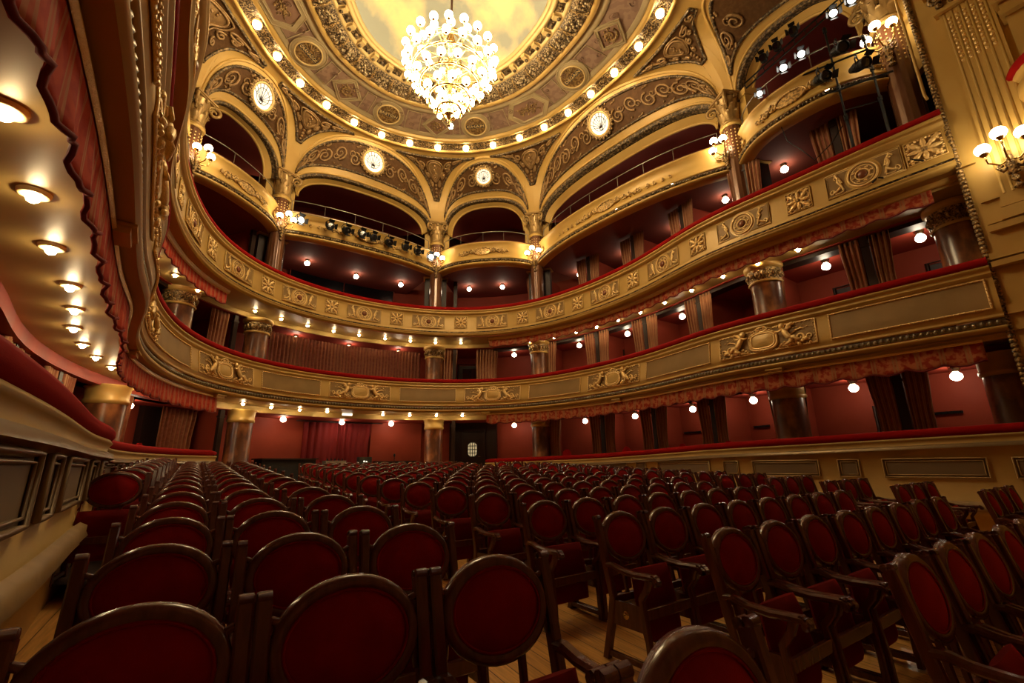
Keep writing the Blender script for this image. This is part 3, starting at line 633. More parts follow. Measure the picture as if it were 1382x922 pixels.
for i,s in enumerate([27.8,30.38,32.37,34.54,36.75,39.75,41.63]): boxlamp(s,2.,3.08,3.3,'round lit lamp in the %s stalls box from the back, right side'%ORD[i+1],'box lamps')
for i,s in enumerate([20.13,21.95,23.61]): boxlamp(s,2.,3.20,3.3,'round lit lamp before the red back wall of the stalls, %s from the left'%ORD[i+1],'box lamps')
boxlamp(16.0,2.,3.12,3.3,'round lit lamp in the far left stalls box','box lamps')
for i,s in enumerate([27.84,30.32,32.35,34.56,39.72,41.67]): boxlamp(s,2.,6.36,6.6,'round lit lamp in the right lower balcony boxes, %s from the back'%ORD[i+1],'box lamps')
for i,s in enumerate([20.19,21.95,23.71]): boxlamp(s,1.88,6.42,6.6,'round lit lamp before the long closed curtain, %s from the left'%ORD[i+1],'box lamps')
for i,s in enumerate([30.44,32.51,34.67,36.8,39.2]): boxlamp(s,2.1,9.70,9.9,'round lit lamp in the right upper balcony boxes, %s from the back'%ORD[i+1],'box lamps')
for i,s in enumerate([20.22,21.97,23.66]): boxlamp(s,1.7,9.72,9.9,'round lit lamp under the spotlight gallery, %s from the left'%ORD[i+1],'box lamps')
for i,s in enumerate([26.25,27.5]): boxlamp(s,1.7,9.72,9.9,'small lit lamp under the little gallery bay, %s of two'%ORD[i+1],'box lamps')
# ================================================================== back of the stalls, booth
mb=MB()
for k,(s0,s1) in enumerate(((19.2,20.95),(23.05,24.7))): mb.sweep([(2.7,.6),(2.7,3.3)],s0,s1,.25)
struct(mb.build('wall_stalls_back',REDW))
def seg_box(mb,s0,s1,o0,o1,z0,z1,mi=0):
    mb.sweep([(o0,z0),(o0,z1),(o1,z1),(o1,z0),(o0,z0)],s0,s1,.3,mi,False); mb.cap([(o0,z0),(o0,z1),(o1,z1),(o1,z0)],s0,mi); mb.cap([(o0,z0),(o0,z1),(o1,z1),(o1,z0)],s1,mi)
def desk(label,s0,s1,z):
    t=thing('counter',label,'table',fpt((s0+s1)/2,1.9,floor_z(0,19.5)))
    mb=MB(); seg_box(mb,s0,s1,1.6,2.3,z-.05,z); mb.build('top',DARKW,t)
    mb=MB(); seg_box(mb,s0+.05,s1-.05,1.7,2.25,floor_z(0,19.8),z-.05); mb.build('front_cloth',pmat('black cloth %.2f'%s0,(.012,.012,.012),.8),t)
desk('black covered counter left of the deep red entrance curtain',19.5,21.2,1.74); desk('black covered counter right of the deep red entrance curtain',23.1,24.5,1.60)
t=thing('mixing_console','pale mixing console with dark knobs before the red entrance curtain','console',fpt(21.75,1.9,1.45))
mb=MB(); seg_box(mb,21.45,22.1,1.6,2.1,1.45,1.64); mb.build('case',pmat('grey plastic',(.25,.22,.17),.5),t)
mb=MB(); 
for i in range(5): mb.box(fpt(21.52+.12*i,1.75,1.68),(.05,.05,.08))
mb.build('control_knobs',BLACK,t)
mb=MB(); seg_box(mb,21.4,22.15,1.65,2.1,.78,1.45); mb.build('stand',BLACK,t)
t=thing('loudspeaker','small dark loudspeaker cabinet before the red entrance curtain','loudspeaker',fpt(22.75,1.9,1.3))
mb=MB(); seg_box(mb,22.55,22.98,1.7,2.1,.78,1.78); mb.build('cabinet',pmat('dark green black',(.03,.035,.028),.5),t)
mb=MB(); mb.box(fpt(22.72,1.68,1.6),(.04,.04,.05)); mb.box(fpt(22.8,1.68,1.58),(.04,.04,.05)); mb.build('lit_indicator',GL_EXIT,t)
t=thing('microphone','dark microphone on a thin stand above the right black counter','microphone',fpt(23.75,1.8,1.6))
mb=MB(); mb.tube([fpt(23.75,1.8,1.60),fpt(23.75,1.8,1.78)],.02,6); mb.build('stand',CHROME,t); mb=MB(); mb.sph(fpt(23.75,1.8,1.84),.05,8,6,0,(1,1,1.5)); mb.build('head',BLACK,t)
t=thing('exit_sign','lit white exit sign box on the gold beam above the entrance curtain','sign',fpt(21.9,1.22,3.45))
mb=MB(); seg_box(mb,21.72,22.10,1.19,1.27,3.40,3.51); mb.build('housing',CREAM,t); mb=MB(); mb.sweep([(1.185,3.41),(1.185,3.50)],21.735,22.085,.2); mb.build('lit_panel',GL_EXIT,t)
# door with an eight sided glazed light
x,y,nx,ny=fp(26.35); zf=.75; O3=(x+nx*2.55,y+ny*2.55); R=Matrix.Rotation(math.atan2(ny,nx)-PI/2,4,'Z'); D=Matrix.Translation((O3[0],O3[1],zf))@R
mb=MB(); mb.box((0,0,1.05),(.95,.06,2.1)); mb.box((-.53,-.02,1.1),(.12,.12,2.2)); mb.box((.53,-.02,1.1),(.12,.12,2.2)); mb.box((0,-.02,2.2),(1.2,.12,.14)); mb.xf(lambda p:D@Vector(p)); do=struct(mb.build('door_1',DARKW))
oc=[(-.12,.32),(.12,.32),(.22,.2),(.22,-.2),(.12,-.32),(-.12,-.32),(-.22,-.2),(-.22,.2)]
mb=MB(); mb.add([(a*1.0,-.04,1.32+b) for a,b in oc],[tuple(range(8))],0,False); mb.xf(lambda p:D@Vector(p)); mb.build('glazing',AMBER,do)
mb=MB(); mb.tube([(a,-.045,1.32+b) for a,b in oc],.02,5,True)
for q in (-.11,0,.11): mb.tube([(q,-.05,1.0),(q,-.05,1.64)],.016,4)
for q in (-.16,0,.16): mb.tube([(-.22,-.05,1.32+q),(.22,-.05,1.32+q)],.016,4)
mb.xf(lambda p:D@Vector(p)); mb.build('glazing_bars',DARKW,do)
mb=MB(); mb.tube([(.36,-.06,1.0),(.36,-.10,1.0),(.26,-.10,1.0)],.014,6); mb.xf(lambda p:D@Vector(p)); mb.build('door_handle',CHROME,do)
for a_,b_ in ((25.6,27.1),(16.9,18.35)): mb=MB(); seg_box(mb,a_,b_,2.60,2.8,.6,3.3); struct(mb.build('wall_dark_lobby',DARKW))
curtain('curtain','dark curtain gathered in the passage left of the marble column, back of the stalls',17.0,17.9,2.2,.8,3.28,CURT,.1)
# control booth window in the upper centre box
mb=MB(); seg_box(mb,20.2,23.6,3.18,3.3,9.2,9.93); struct(mb.build('window_1',GLASSD))
mb=MB()
for z in (9.2,9.93): mb.tube([fpt(20.2+3.4*i/12,3.16,z) for i in range(13)],.03,4)
for s in (20.2,21.9,23.6): mb.tube([fpt(s,3.16,9.2),fpt(s,3.16,9.93)],.025,4)
mb.build('window_frame',REDW,[o for o in sc.objects if o.name=='window_1'][0])
# small doors at the back of the boxes
k=2
for s,z,of in [(39.95,3.95,OUT-.05),(41.95,3.95,OUT-.05),(31.0,3.95,OUT-.05),(26.3,3.95,2.6),(30.9,.75,2.78),(40.35,.5,2.78)]:
    mb=MB(); seg_box(mb,s-.42,s+.42,of-.04,of+.02,z,z+2.1); o=struct(mb.build('door_%d'%k,DARKW)); 
    mb=MB(); seg_box(mb,s-.30,s+.30,of-.05,of-.03,z+1.05,z+1.95); mb.build('glazing',GLASSD,o)
    mb=MB(); mb.tube([fpt(s-.45,of-.06,z),fpt(s-.45,of-.06,z+2.15),fpt(s+.45,of-.06,z+2.15),fpt(s+.45,of-.06,z)],.05,4); mb.build('door_frame',DARKW,o); k+=1
# coat hook boards on the red walls
for i,(s,z) in enumerate([(31.75,5.2),(36.1,5.15),(33.9,2.35),(36.2,2.35),(41.2,2.35),(15.9,2.35)]):
    mb=MB(); of=(2.82 if z<3 else OUT-.03); seg_box(mb,s-.28,s+.28,of-.03,of,z,z+.06)
    for q in range(5): mb.tube([fpt(s-.24+.12*q,of-.03,z+.03),fpt(s-.24+.12*q,of-.10,z+.05)],.014,4)
    tag(mb.build('coat_rack',BLACK),'%s, %s'%('black coat hook rail on a red box wall',['lower tier near the back','lower tier half way along','stalls tier near the back','stalls tier half way along','stalls tier near the front','far left stalls box'][i]),'coat rack')
# ================================================================== vaults, lunettes, pendentives
Z0,Z1=12.5,15.0
QT=[(-180,1.0),(-130,.97),(-85,.94),(-52,.95),(-30,1.01),(0,1.045),(32,1.03),(65,.985),(87,.962),(98,.98),(118,1.05),(150,1.03),(180,1.0)]
_qa=np.linspace(-180,180,721); _qv=np.interp(_qa,[a for a,b in QT],[b for a,b in QT]); 
for _ in range(60): _qv=np.convolve(np.r_[_qv[-3:-1],_qv,_qv[1:3]],[.1,.2,.4,.2,.1],'valid')
def qf(phi): return float(np.interp((phi+180)%360-180,_qa,_qv))
def ringpt(phi,R,z): 
    a=math.radians(phi); r=R*qf(phi); return (OC[0]+r*math.sin(a),OC[1]+r*math.cos(a),z)
def pol(p): return math.degrees(math.atan2(p[0]-OC[0],p[1]-OC[1])),math.hypot(p[0]-OC[0],p[1]-OC[1])
_ctl=[pol(p) for p in [(-8.6,2.0),(-8.2,6.0),COLP[1],COLP[2],COLP[3],COLP[4],COLP[5],COLP[6]]]
def rhoc(phi): return max(float(np.interp(phi,[c[0] for c in _ctl],[c[1] for c in _ctl])),6.75*qf(phi)+.35)
def Spt(phi,t,lift=0.):
    t=math.radians(t); r=rhoc(phi); R=6.75*qf(phi); rho=r+(R-r)*(1-math.cos(t))
    a=math.radians(phi); rho-=lift*math.cos(t); return (OC[0]+rho*math.sin(a),OC[1]+rho*math.cos(a),Z0+(Z1-Z0)*math.sin(t)-lift*math.sin(t))
COLP[0]=(-8.2,6.0)
BAY={0:(60,.9,.05,13.3,13.1),1:(74,.9,.02,13.42,13.33),2:(82,1.0,.06,13.34,13.13),3:(80,.9,.07,13.7,13.46),4:(88,.9,.03,13.5,12.95),5:(75,1.0,.06,13.95,13.65)}
BUL={0:.4,1:.4,2:.45,3:.75,4:.75,5:.85}
baynames={0:'at the extreme left edge',1:'left of the spotlight gallery',2:'above the spotlight gallery',3:'over the small middle arch',4:'over the wide arch right of centre',5:'over the arch with the lighting stands'}
def tA1(b,u):
    tm,p,m=BAY[b][:3]; x=min(1,abs(2*u-1)/(1-2*m)); return tm*(1-x*x)**(p/2) if x<1 else 0.
NA=48
def tau_u(b,tau): m=BAY[b][2]; return m+(1-2*m)*.5*(1-math.cos(PI*tau))
BRREL=pmat('bronzed stucco relief',(.24,.135,.05),.4,.25,col2=(.36,.215,.08),nscale=6,bump=.3,bscale=20)
ARC={}
for b in range(6):
    A=np.array(COLP[b]); B=np.array(COLP[b+1]); L=float(np.hypot(*(B-A))); tt=(B-A)/L; nn=np.array([-tt[1],tt[0]])
    if nn@((A+B)/2-OC)<0: nn=-nn
    pa,pb=pol(A)[0],pol(B)[0]
    A1=[];A3=[];A4=[];TT=[]
    z3,z4=BAY[b][3:5]
    for i in range(NA+1):
        tau=i/NA; u=tau_u(b,tau); t=tA1(b,u); phi=pa+(pb-pa)*u; A1.append(Vector(Spt(phi,t))); TT.append((phi,t))
        x=-math.cos(PI*tau); h3=L/2-.28; h4=L/2-.58
        s=L/2+x*h3; z=12.2+(z3-12.2)*(max(0,1-abs(x)**2.6))**.45; q=A+tt*s; A3.append(Vector((q[0],q[1],z)))
        s=L/2+x*h4; z=12.0+(z4-12.0)*(max(0,1-abs(x)**2.6))**.45; q=A+tt*s+nn*.42; A4.append(Vector((q[0],q[1],z)))
    ARC[b]=(A,B,L,tt,nn,pa,pb,A1,A3,A4,TT)
    root_n='ceiling_vault_%d'%(b+1)
    mb=MB()
    # spandrel from the arch up to the dome ring
    rows=[]
    for k in range(9): rows.append([Spt(phi,t+(90-t)*k/8) for phi,t in TT])
    mb.grid(rows)
    # side strips beside the arch (between column axis and springing)
    for side in (0,1):
        ua,ub=(0,tau_u(b,0)) if side==0 else (tau_u(b,1),1)
        mb.grid([[Spt(pa+(pb-pa)*(ua+(ub-ua)*j/3),90*k/10) for j in range(4)] for k in range(11)])
    # cove between arch and opening
    mb.grid([[tuple(p.lerp(q,v)) for p,q in zip(A1,A3)] for v in np.linspace(0,1,7)])
    B3=[p.lerp(q,.52) for p,q in zip(A3,A4)]
    mb.grid([[tuple(p) for p in B3],[tuple(p) for p in A4]])
    mb.tube(A1,.055,6); mb.tube([p+Vector((0,0,-.08))*.5 for p in A1],.03,5)
    mb.tube(A3,.045,6); mb.tube(A4,.05,6)
    v=struct(mb.build(root_n,GOLD))
    mb=MB(); mb.grid([[tuple(p.lerp(q,w)+Vector((-nn[0]*o,-nn[1]*o,-o*.6))) for p,q in zip(A3,B3)] for w,o in ((0.08,.0),(.2,.05),(.5,.07),(.8,.05),(.95,.0))])
    for i in range(0,NA*3):
        j=i/3; a=int(j); f=j-a
        if a>=NA: break
        p=A3[a].lerp(A3[a+1],f).lerp(B3[a].lerp(B3[a+1],f),.5); mb.sph(tuple(p+Vector((-nn[0]*.06,-nn[1]*.06,-.04))),.06,6,4,0,(1,1,.8))
    mb.build('egg_moulding',EGG,v)
    # lunette panel with scrolls
    def lun(tau,v,lift=.02):
        f=tau*NA; a=min(NA-1,max(0,int(f))); f-=a; p=A1[a].lerp(A1[a+1],f); q=A3[a].lerp(A3[a+1],f); w=(q-p).length
        m1,m2=.24,.34; k=(m1+(w-m1-m2)*v)/w if w>m1+m2 else m1/(m1+m2)
        n=Vector((-nn[0]*.75,-nn[1]*.75,-.65)); return p.lerp(q,k)+n*lift
    good=[i/NA for i in range(NA+1) if (A3[i]-A1[i]).length>.62]
    if good:
        ta,tb=good[0],good[-1]; t=thing('lunette_panel','brown scrollwork lunette panel '+baynames[b],'panel',tuple(lun(.5,.5)))
        mb=MB(); mb.grid([[tuple(lun(ta+(tb-ta)*i/40,v)) for i in range(41)] for v in np.linspace(0,1,6)]); mb.build('stucco_field',LUN,t)
        mb=MB(); edge=[lun(ta+(tb-ta)*i/40,0,.03) for i in range(41)]+[lun(tb-(tb-ta)*i/40,1,.03) for i in range(41)]
        mb.tube(edge,.05,6,True); 
        for i,p in enumerate(edge): mb.sph(tuple(p),.058,5,4)
        mb.build('leaf_border',EGG,t)
        mb=MB(); wl=L*.5
        def sp(tc,vc,r,turn,a0,fl_,rad=.055):
            Hh=max(.3,(lun(tc,1)-lun(tc,0)).length); P=[]
            for x,y in spiral(0,0,r,turn,a0,fl_): P.append(lun(min(tb,max(ta,tc+x/ (L*PI/2*max(.25,math.sin(PI*tc))))),min(.95,max(.05,vc+y/Hh)),.05))
            mb.tube(P,[rad*(1-.6*i/(len(P)-1)) for i in range(len(P))],5)
        for sx in (-1,1):
            k=0; x=.75 if L>5 else .58
            while True:
                tc=.5+sx*x/(L*PI/2)*1.25
                if not ta+.01<tc<tb-.01: break
                Hh=(lun(tc,1)-lun(tc,0)).length; r=min(.30,Hh*.33); vc=.44 if k%2 else .58; fl2=sx if k%2 else -sx
                sp(tc,vc,r,1.7,PI/2 if k%2 else -PI/2,fl2,.05); sp(tc+sx*.018,1-vc,r*.5,1.2,0,-fl2,.034)
                for q in range(5): mb.sph(tuple(lun(min(tb,max(ta,tc+.02*math.sin(q*2.3))),(.9 if vc<.5 else .1)+.05*math.cos(q*1.7),.04)),.045,6,4)
                x+=r*1.9+.06; k+=1
                if k>9: break
        mb.build('scroll_relief',BRREL,t)
        # round window
        c=lun(.5,.47,.05); ex=(lun(.54,.47)-lun(.46,.47)).normalized(); ey=(lun(.5,.2)-lun(.5,.7)).normalized(); ez=ex.cross(ey)
        r=.43 if b!=3 else .36
        rg=lambda rr,d,n=28:[tuple(c+ex*rr*math.cos(2*PI*i/n)+ey*rr*math.sin(2*PI*i/n)+ez*d) for i in range(n)]
        sg=1 if ez.dot(Vector((OC[0],OC[1],11))-c)>0 else -1
        if b not in (0,5):
            mb=MB(); mb.add([tuple(c+ez*sg*.03)]+rg(r*.98,sg*.03),[(0,1+i,1+(i+1)%28) for i in range(28)],0,False); w=struct(mb.build('window_%d'%(b+1),GL_OCU))
            mb=MB(); mb.tube(rg(r*1.02,sg*.05),.045,6,True); mb.tube(rg(r*1.18,sg*.03),.065,7,True,1)
            for i in range(22):
                a=2*PI*i/22; mb.sph(tuple(c+ex*r*1.3*math.cos(a)+ey*r*1.3*math.sin(a)+ez*sg*.04),.062,6,4,1)
            mb.build('window_frame',[GILT,GILTD],w)
            mb=MB(); hub=c-ey*r*.42
            for i in range(9):
                a=PI*(.02+.96*i/8); e=c+ex*r*.97*math.cos(a)+ey*r*.97*math.sin(a); mb.tube([tuple(hub+ez*sg*.045),tuple(e+ez*sg*.045)],.011,4)
            mb.tube([tuple(hub+(ex*math.cos(2*PI*i/14)+ey*math.sin(2*PI*i/14))*r*.16+ez*sg*.045) for i in range(14)],.014,4,True)
            mb.tube([tuple(c+ex*r*.62*math.cos(2*PI*i/20)+ey*r*.62*math.sin(2*PI*i/20)+ez*sg*.045) for i in range(20)],.011,4,True)
            mb.build('glazing_bars',DARKW,w)
# pendentives over each column
pn={1:'above the far left column',2:'above the left column of the spotlight gallery',3:'above the right column of the spotlight gallery',4:'above the column right of the small arch',5:'above the column between the right arches'}
for c in range(1,6):
    pc=pol(COLP[c])[0]; L0=ARC[c-1]; R0=ARC[c]
    def bound(t,side):
        b=c if side>0 else c-1; pa,pb=ARC[b][5:7]
        best=0
        tm=BAY[b][0]
        us=np.linspace(0,.5,120)
        if t>=tm: u=.5
        else:
            u=0
            for q in us:
                if tA1(b,q)<=t: u=q
        return pa+(pb-pa)*u if side>0 else pb-(pb-pa)*u
    rows=[]; 
    for k in range(26):
        t=18+62*k/25; r=rhoc(pc)+(6.75*qf(pc)-rhoc(pc))*(1-math.cos(math.radians(t)))
        mg=math.degrees(.40/r); a,b_=bound(t,-1)+mg,bound(t,1)-mg
        a=max(a,pc-19); b_=min(b_,pc+19)
        if b_-a>1.0: rows.append((t,a,b_))
    if len(rows)<4: continue
    t=thing('pendentive_panel','dark triangular stucco panel with gilt shield '+pn[c],'panel',Spt(pc,60,.05))
    P=[[Spt(a+(b_-a)*j/12,tt_,.03) for j in range(13)] for tt_,a,b_ in rows]
    mb=MB(); mb.grid(P); mb.build('stucco_field',LUN,t)
    edge=[Vector(r_[0]) for r_ in P]+[Vector(p) for p in P[-1]]+[Vector(r_[-1]) for r_ in P[::-1]]+[Vector(p) for p in P[0][::-1]]
    mb=MB(); mb.tube(edge,.05,6,True)
    for p in edge: mb.sph(tuple(p),.055,5,4)
    mb.build('leaf_border',EGG,t)
    # shield
    K=len(rows)
    def pt(x,y,l=.06):  # x -1..1, y 0..1
        f=min(K-1.001,max(0,y*(K-1))); i=int(f); g=f-i; tt_=rows[i][0]*(1-g)+rows[i+1][0]*g; a=rows[i][1]*(1-g)+rows[i+1][1]*g; b_=rows[i][2]*(1-g)+rows[i+1][2]*g
        return Spt((a+b_)/2+(b_-a)/2*x,tt_,l)
    sh=[(.33*math.cos(2*PI*i/24)*(1+.12*math.cos(4*PI*i/24)),.66+.22*math.sin(2*PI*i/24)) for i in range(24)]
    mb=MB(); mb.add([pt(0,.66,.12)]+[pt(x,y,.07) for x,y in sh],[(0,1+i,1+(i+1)%24) for i in range(24)]); mb.tube([pt(x,y,.09) for x,y in sh],.04,6,True); mb.tube([pt(x*1.25,.66+(y-.66)*1.2,.07) for x,y in sh],.03,6,True)
    for i in range(7): mb.sph(pt(.05*math.sin(i*2),.80-.05*i,.14),.05,6,5)
    for sx in (-1,1):
        for (cx,cy,rr) in ((.62,.80,.15),(.62,.55,.12),(.5,.35,.11),(.82,.90,.09),(.80,.70,.08)):
            mb.tube([pt(cx*sx+sx*q[0]*1.2,cy+q[1]*.75,.06) for q in spiral(0,0,rr,1.4,PI/2,sx)],.042,5)
    for y in (.08,.16,.24,.32): mb.sph(pt(0,y,.06),.06,6,5)
    mb.build('shield_relief',BRREL,t)
# ================================================================== dome
def ring(name,prof,mat,n=160,kind='structure',parent=None,seg=None):
    mb=MB(); a0,a1=seg or (-180,180); m=max(2,int(n*(a1-a0)/360))
    mb.grid([[ringpt(a0+(a1-a0)*i/m,R,z) for R,z in prof] for i in range(m+1)],0,True)
    o=mb.build(name,mat,parent); 
    if kind: o['kind']=kind
    return o
dome=ring('ceiling_dome',[(3.02,15.32),(2.9,15.75),(2.5,16.2),(1.8,16.55),(.9,16.72),(.05,16.75)],SKY)
ring('trim_1',[(6.76,14.99),(6.72,14.93),(6.64,14.93),(6.62,15.0)],GOLD); ring('trim_2',[(6.14,15.02),(6.12,14.96),(6.05,14.95),(6.0,15.0),(5.97,15.1)],GOLD)
fz=ring('trim_3',[(6.63,15.0),(6.5,15.03),(6.25,15.03),(6.13,15.01)],LEAFD)
mb=MB()
for k in range(33*5):
    phi=-51.5+10.65*(k+.5)/5
    mb.tube([ringpt(phi+x/6.4*57.3,6.375+y,15.0) for x,y in spiral(0,0,.10,1.3,(k%2)*PI,1 if k%2 else -1,12)],.022,4)
mb.build('scroll_relief',GILTD,fz)
pan=ring('ceiling_panel_ring',[(5.97,15.1),(5.6,15.16),(4.95,15.26),(4.62,15.32)],TAUPE)
ring('trim_4',[(5.97,15.08),(5.88,15.07),(5.86,15.11),(5.80,15.10),(5.78,15.13)],OLIVE); ring('trim_5',[(4.86,15.27),(4.84,15.235),(4.70,15.25),(4.68,15.28),(4.56,15.30)],OLIVE)
ring('trim_6',[(4.58,15.30),(4.52,15.16),(4.42,15.12),(4.36,15.16),(4.34,15.2)],GOLD)
lf=ring('trim_7',[(4.35,15.19),(4.2,15.12),(4.0,15.10),(3.8,15.16),(3.70,15.24)],LEAFD)
mb=MB()
for k in range(36):
    ph=k*10
    for q in range(26):
        a=rnd.uniform(-1,1); b=rnd.uniform(-1,1); 
        if a*a+b*b>1: continue
        p=ringpt(ph+a*3.6,4.02+b*.24,15.09-.05*(1-a*a-b*b)); mb.sph(p,rnd.uniform(.025,.055),5,4,0,(1,1,.8))
mb.build('laurel_bundles',pmat('silvered gilt laurel',(.52,.40,.23),.3,.7,bump=.4,bscale=40),lf)
mb=MB()
for k in range(36):
    for d in (-.55,.55): mb.tube([ringpt(k*10+5+d,4.3,15.13),ringpt(k*10+5-d,4.02,15.07),ringpt(k*10+5+d,3.74,15.19)],.03,5)
mb.build('ribbon_ties',GILTD,lf)
ring('trim_8',[(3.71,15.23),(3.66,15.2),(3.60,15.22),(3.56,15.28),(3.36,15.30)],CREAM)
dt=ring('trim_9',[(3.56,15.29),(3.5,15.33),(3.34,15.34),(3.32,15.30)],GOLD)
for k in range(36):
    mb=MB(); a=math.radians(k*10); c=ringpt(k*10,3.46,15.24); R=Matrix.Rotation(-a,3,'Z'); mb.box(c,(.17,.26,.12),0,R); mb.box((c[0],c[1],c[2]+.05),(.20,.30,.04),0,R); c2=ringpt(k*10,3.52,15.17); mb.sph(c2,.07,6,4,1,(1,1,.6)); mb.build('dentil_bracket',[CREAM,EGG],dt)
mb=MB()
for k in range(36):
    c=ringpt(k*10+5,3.45,15.28)
    R=Matrix.Rotation(-math.radians(k*10+5),3,'Z'); mb.box(c,(.30,.24,.04),0,R); mb.sph(ringpt(k*10+5,3.45,15.25),.075,6,4)
mb.build('rosette_coffers',EGG,dt)
ring('trim_10',[(3.32,15.31),(3.26,15.26),(3.2,15.27),(3.19,15.33),(3.13,15.30),(3.08,15.28),(3.07,15.34),(3.0,15.33)],CREAM)
# panels in the ring
def disp(phi,R0,z0):
    a=math.radians(phi); er=Vector((math.sin(a),math.cos(a),0)); et=Vector((math.cos(a),-math.sin(a),0)); c=Vector(ringpt(phi,R0,z0)); sl=.155
    def f(x,y,d=0.): return tuple(c+et*x+er*y+Vector((0,0,-sl*y-d)))
    return f
def text_mesh(txt,size):
    cu=bpy.data.curves.new('t','FONT'); cu.body=txt; cu.size=size; cu.align_x='CENTER'; cu.align_y='CENTER'; cu.extrude=.008
    ob=bpy.data.objects.new('t',cu); COLL.objects.link(ob); dg=bpy.context.evaluated_depsgraph_get(); me=bpy.data.meshes.new_from_object(ob.evaluated_get(dg))
    V=[tuple(v.co) for v in me.vertices]; Fc=[tuple(p.vertices) for p in me.polygons]; bpy.data.objects.remove(ob); bpy.data.meshes.remove(me); return V,Fc
RZ=15.19; RP=5.38
def circle_panel(phi,name_,label):
    f=disp(phi,RP,RZ); t=thing('name_medallion',label,'medallion',f(0,0,.03)); n=40
    rg=lambda r,d:[f(r*math.cos(2*PI*i/n),r*math.sin(2*PI*i/n),d) for i in range(n)]
    mb=MB(); mb.grid([rg(.62,.0)+[rg(.62,.0)[0]],rg(.60,.05)+[rg(.60,.05)[0]],rg(.45,.05)+[rg(.45,.05)[0]]],0); mb.tube(rg(.595,.055),.022,5,True); mb.build('border',OLIVE,t)
    mb=MB(); mb.tube(rg(.44,.06),.03,6,True); mb.build('moulded_rim',CREAM,t)
    mb=MB(); mb.add([f(0,0,.03)]+rg(.44,.03),[(0,1+i,1+(i+1)%n) for i in range(n)],0,False); mb.build('relief_disc',pmat('bronze relief disc',(.17,.09,.03),.45,.35,col2=(.40,.25,.085),nscale=13,lo=.42,hi=.6,bump=.9,bscale=18) if 'bronze relief disc' not in MATS else MATS['bronze relief disc'],t)
    mb=MB(); 
    for k in range(9):
        a=PI*(k+.5)/9; mb.tube([f(.12*math.cos(a),-.10-.10*math.sin(a)*1,.045) ,f(.36*math.cos(a)*.9,-.10-.30*math.sin(a),.045)],.014,4)
    mb.tube([f(.10*math.cos(PI*k/8),-.10-.10*math.sin(PI*k/8),.05) for k in range(9)],.02,5)
    mb.tube([f(x,y,.055) for x,y in ((-.40,-.095),(.40,-.095),(.40,.095),(-.40,.095))],.012,4,True); mb.build('sunburst_relief',MATS['bronze relief disc'],t)
    mb=MB(); mb.add([f(x,y,.045) for x,y in ((-.40,-.09),(.40,-.09),(.40,.09),(-.40,.09))],[(0,1,2,3)],0,False); mb.build('name_band',pmat('slate name band',(.07,.055,.045),.5) if 'slate name band' not in MATS else MATS['slate name band'],t)
    V,Fc=text_mesh(name_,.155); w=max(v[0] for v in V)-min(v[0] for v in V); k=.72/max(w,.01)
    mb=MB(); mb.add([f(v[0]*k,-v[1],.055+v[2]) for v in V],Fc,0,False); mb.build('raised_lettering',CREAM,t)
def poly_panel(phi,P,label,motif):
    f=disp(phi,RP,RZ); t=thing('coffer_panel',label,'panel',f(0,0,.03)); n=len(P)
    mb=MB(); sc_=lambda k,d:[f(x*k,y*k,d) for x,y in P]+[f(P[0][0]*k,P[0][1]*k,d)]
    mb.grid([sc_(1.0,0),sc_(.98,.05),sc_(.76,.05),sc_(.74,.0)],0,False); mb.tube(sc_(.96,.055)[:-1],.02,5,True); mb.tube(sc_(.77,.055)[:-1],.02,5,True); mb.build('border',OLIVE,t)
    mb=MB(); mb.add(sc_(.75,.012)[:-1],[tuple(range(n))],0,False); mb.build('inner_field',pmat('mauve inner field',(.27,.15,.09),.6) if 'mauve inner field' not in MATS else MATS['mauve inner field'],t)
    mb=MB(); r0=.13
    if motif=='scroll':
        mb.tube([f(x,y,.035) for x,y in spiral(0,0,.24,1.6,0,1)],[.05-.03*i/21 for i in range(22)],5); mb.tube([f(x,y,.035) for x,y in spiral(-.06,-.12,.12,1.3,PI,-1)],.026,5)
        for k in range(9): mb.sph(f(.26*math.cos(k*.7),.24*math.sin(k*.7),.03),.035,5,4)
        mb.tube([f(-.20,.22,.03),f(.18,-.22,.03)],.018,5)
    else:
        for k in range(46):
            a=rnd.gauss(0,.26); b=rnd.gauss(0,.11); 
            if abs(a)<.5 and abs(b)<.26: mb.sph(f(a,b-a*.05,.03),rnd.uniform(.025,.05),6,4)
        for k in range(4): mb.tube([f(x,y,.03) for x,y in spiral(-.33+.22*k,.05*(-1)**k,.11,1.2,k,1 if k%2 else -1,14)],.018,4)
        mb.tube([f(-.5,-.16,.03),f(.5,.12,.03)],.015,4)
    mb.build('relief_motif',MATS['bronze relief disc'],t)
D_=[(0,-.62),(.62,0),(0,.62),(-.62,0)]; H_=[(-.95,0),(-.55,-.58),(.55,-.58),(.95,0),(.55,.58),(-.55,.58)]
circle_panel(-36.7,'GRANADOS','bronze medallion with an eight letter name band, upper left of the dome ring')
circle_panel(0.3,'BRETON','bronze name medallion with lettered band, left of the chandelier foot')
circle_panel(37.5,'CHAPI','bronze name medallion with lettered band, right below the chandelier')
circle_panel(87.2,'DEGAIN','bronze medallion with a name band, right part of the dome ring beyond the hexagon')
SQ=[(-.60,-.12),(-.12,-.60),(.60,.12),(.12,.60)]
poly_panel(-17.7,D_,'square coffer set cornerwise with scroll relief, left of the chandelier','scroll')
poly_panel(20.7,D_,'square coffer set cornerwise, directly behind the foot of the chandelier','scroll')
poly_panel(108.0,D_,'square coffer set cornerwise with scroll relief, far right of the dome ring','scroll')
poly_panel(62.6,H_,'six sided coffer with a flower spray, right of the chandelier','flower')
poly_panel(-55.5,H_,'six sided coffer with a flower spray, at the top left of the dome ring','flower')
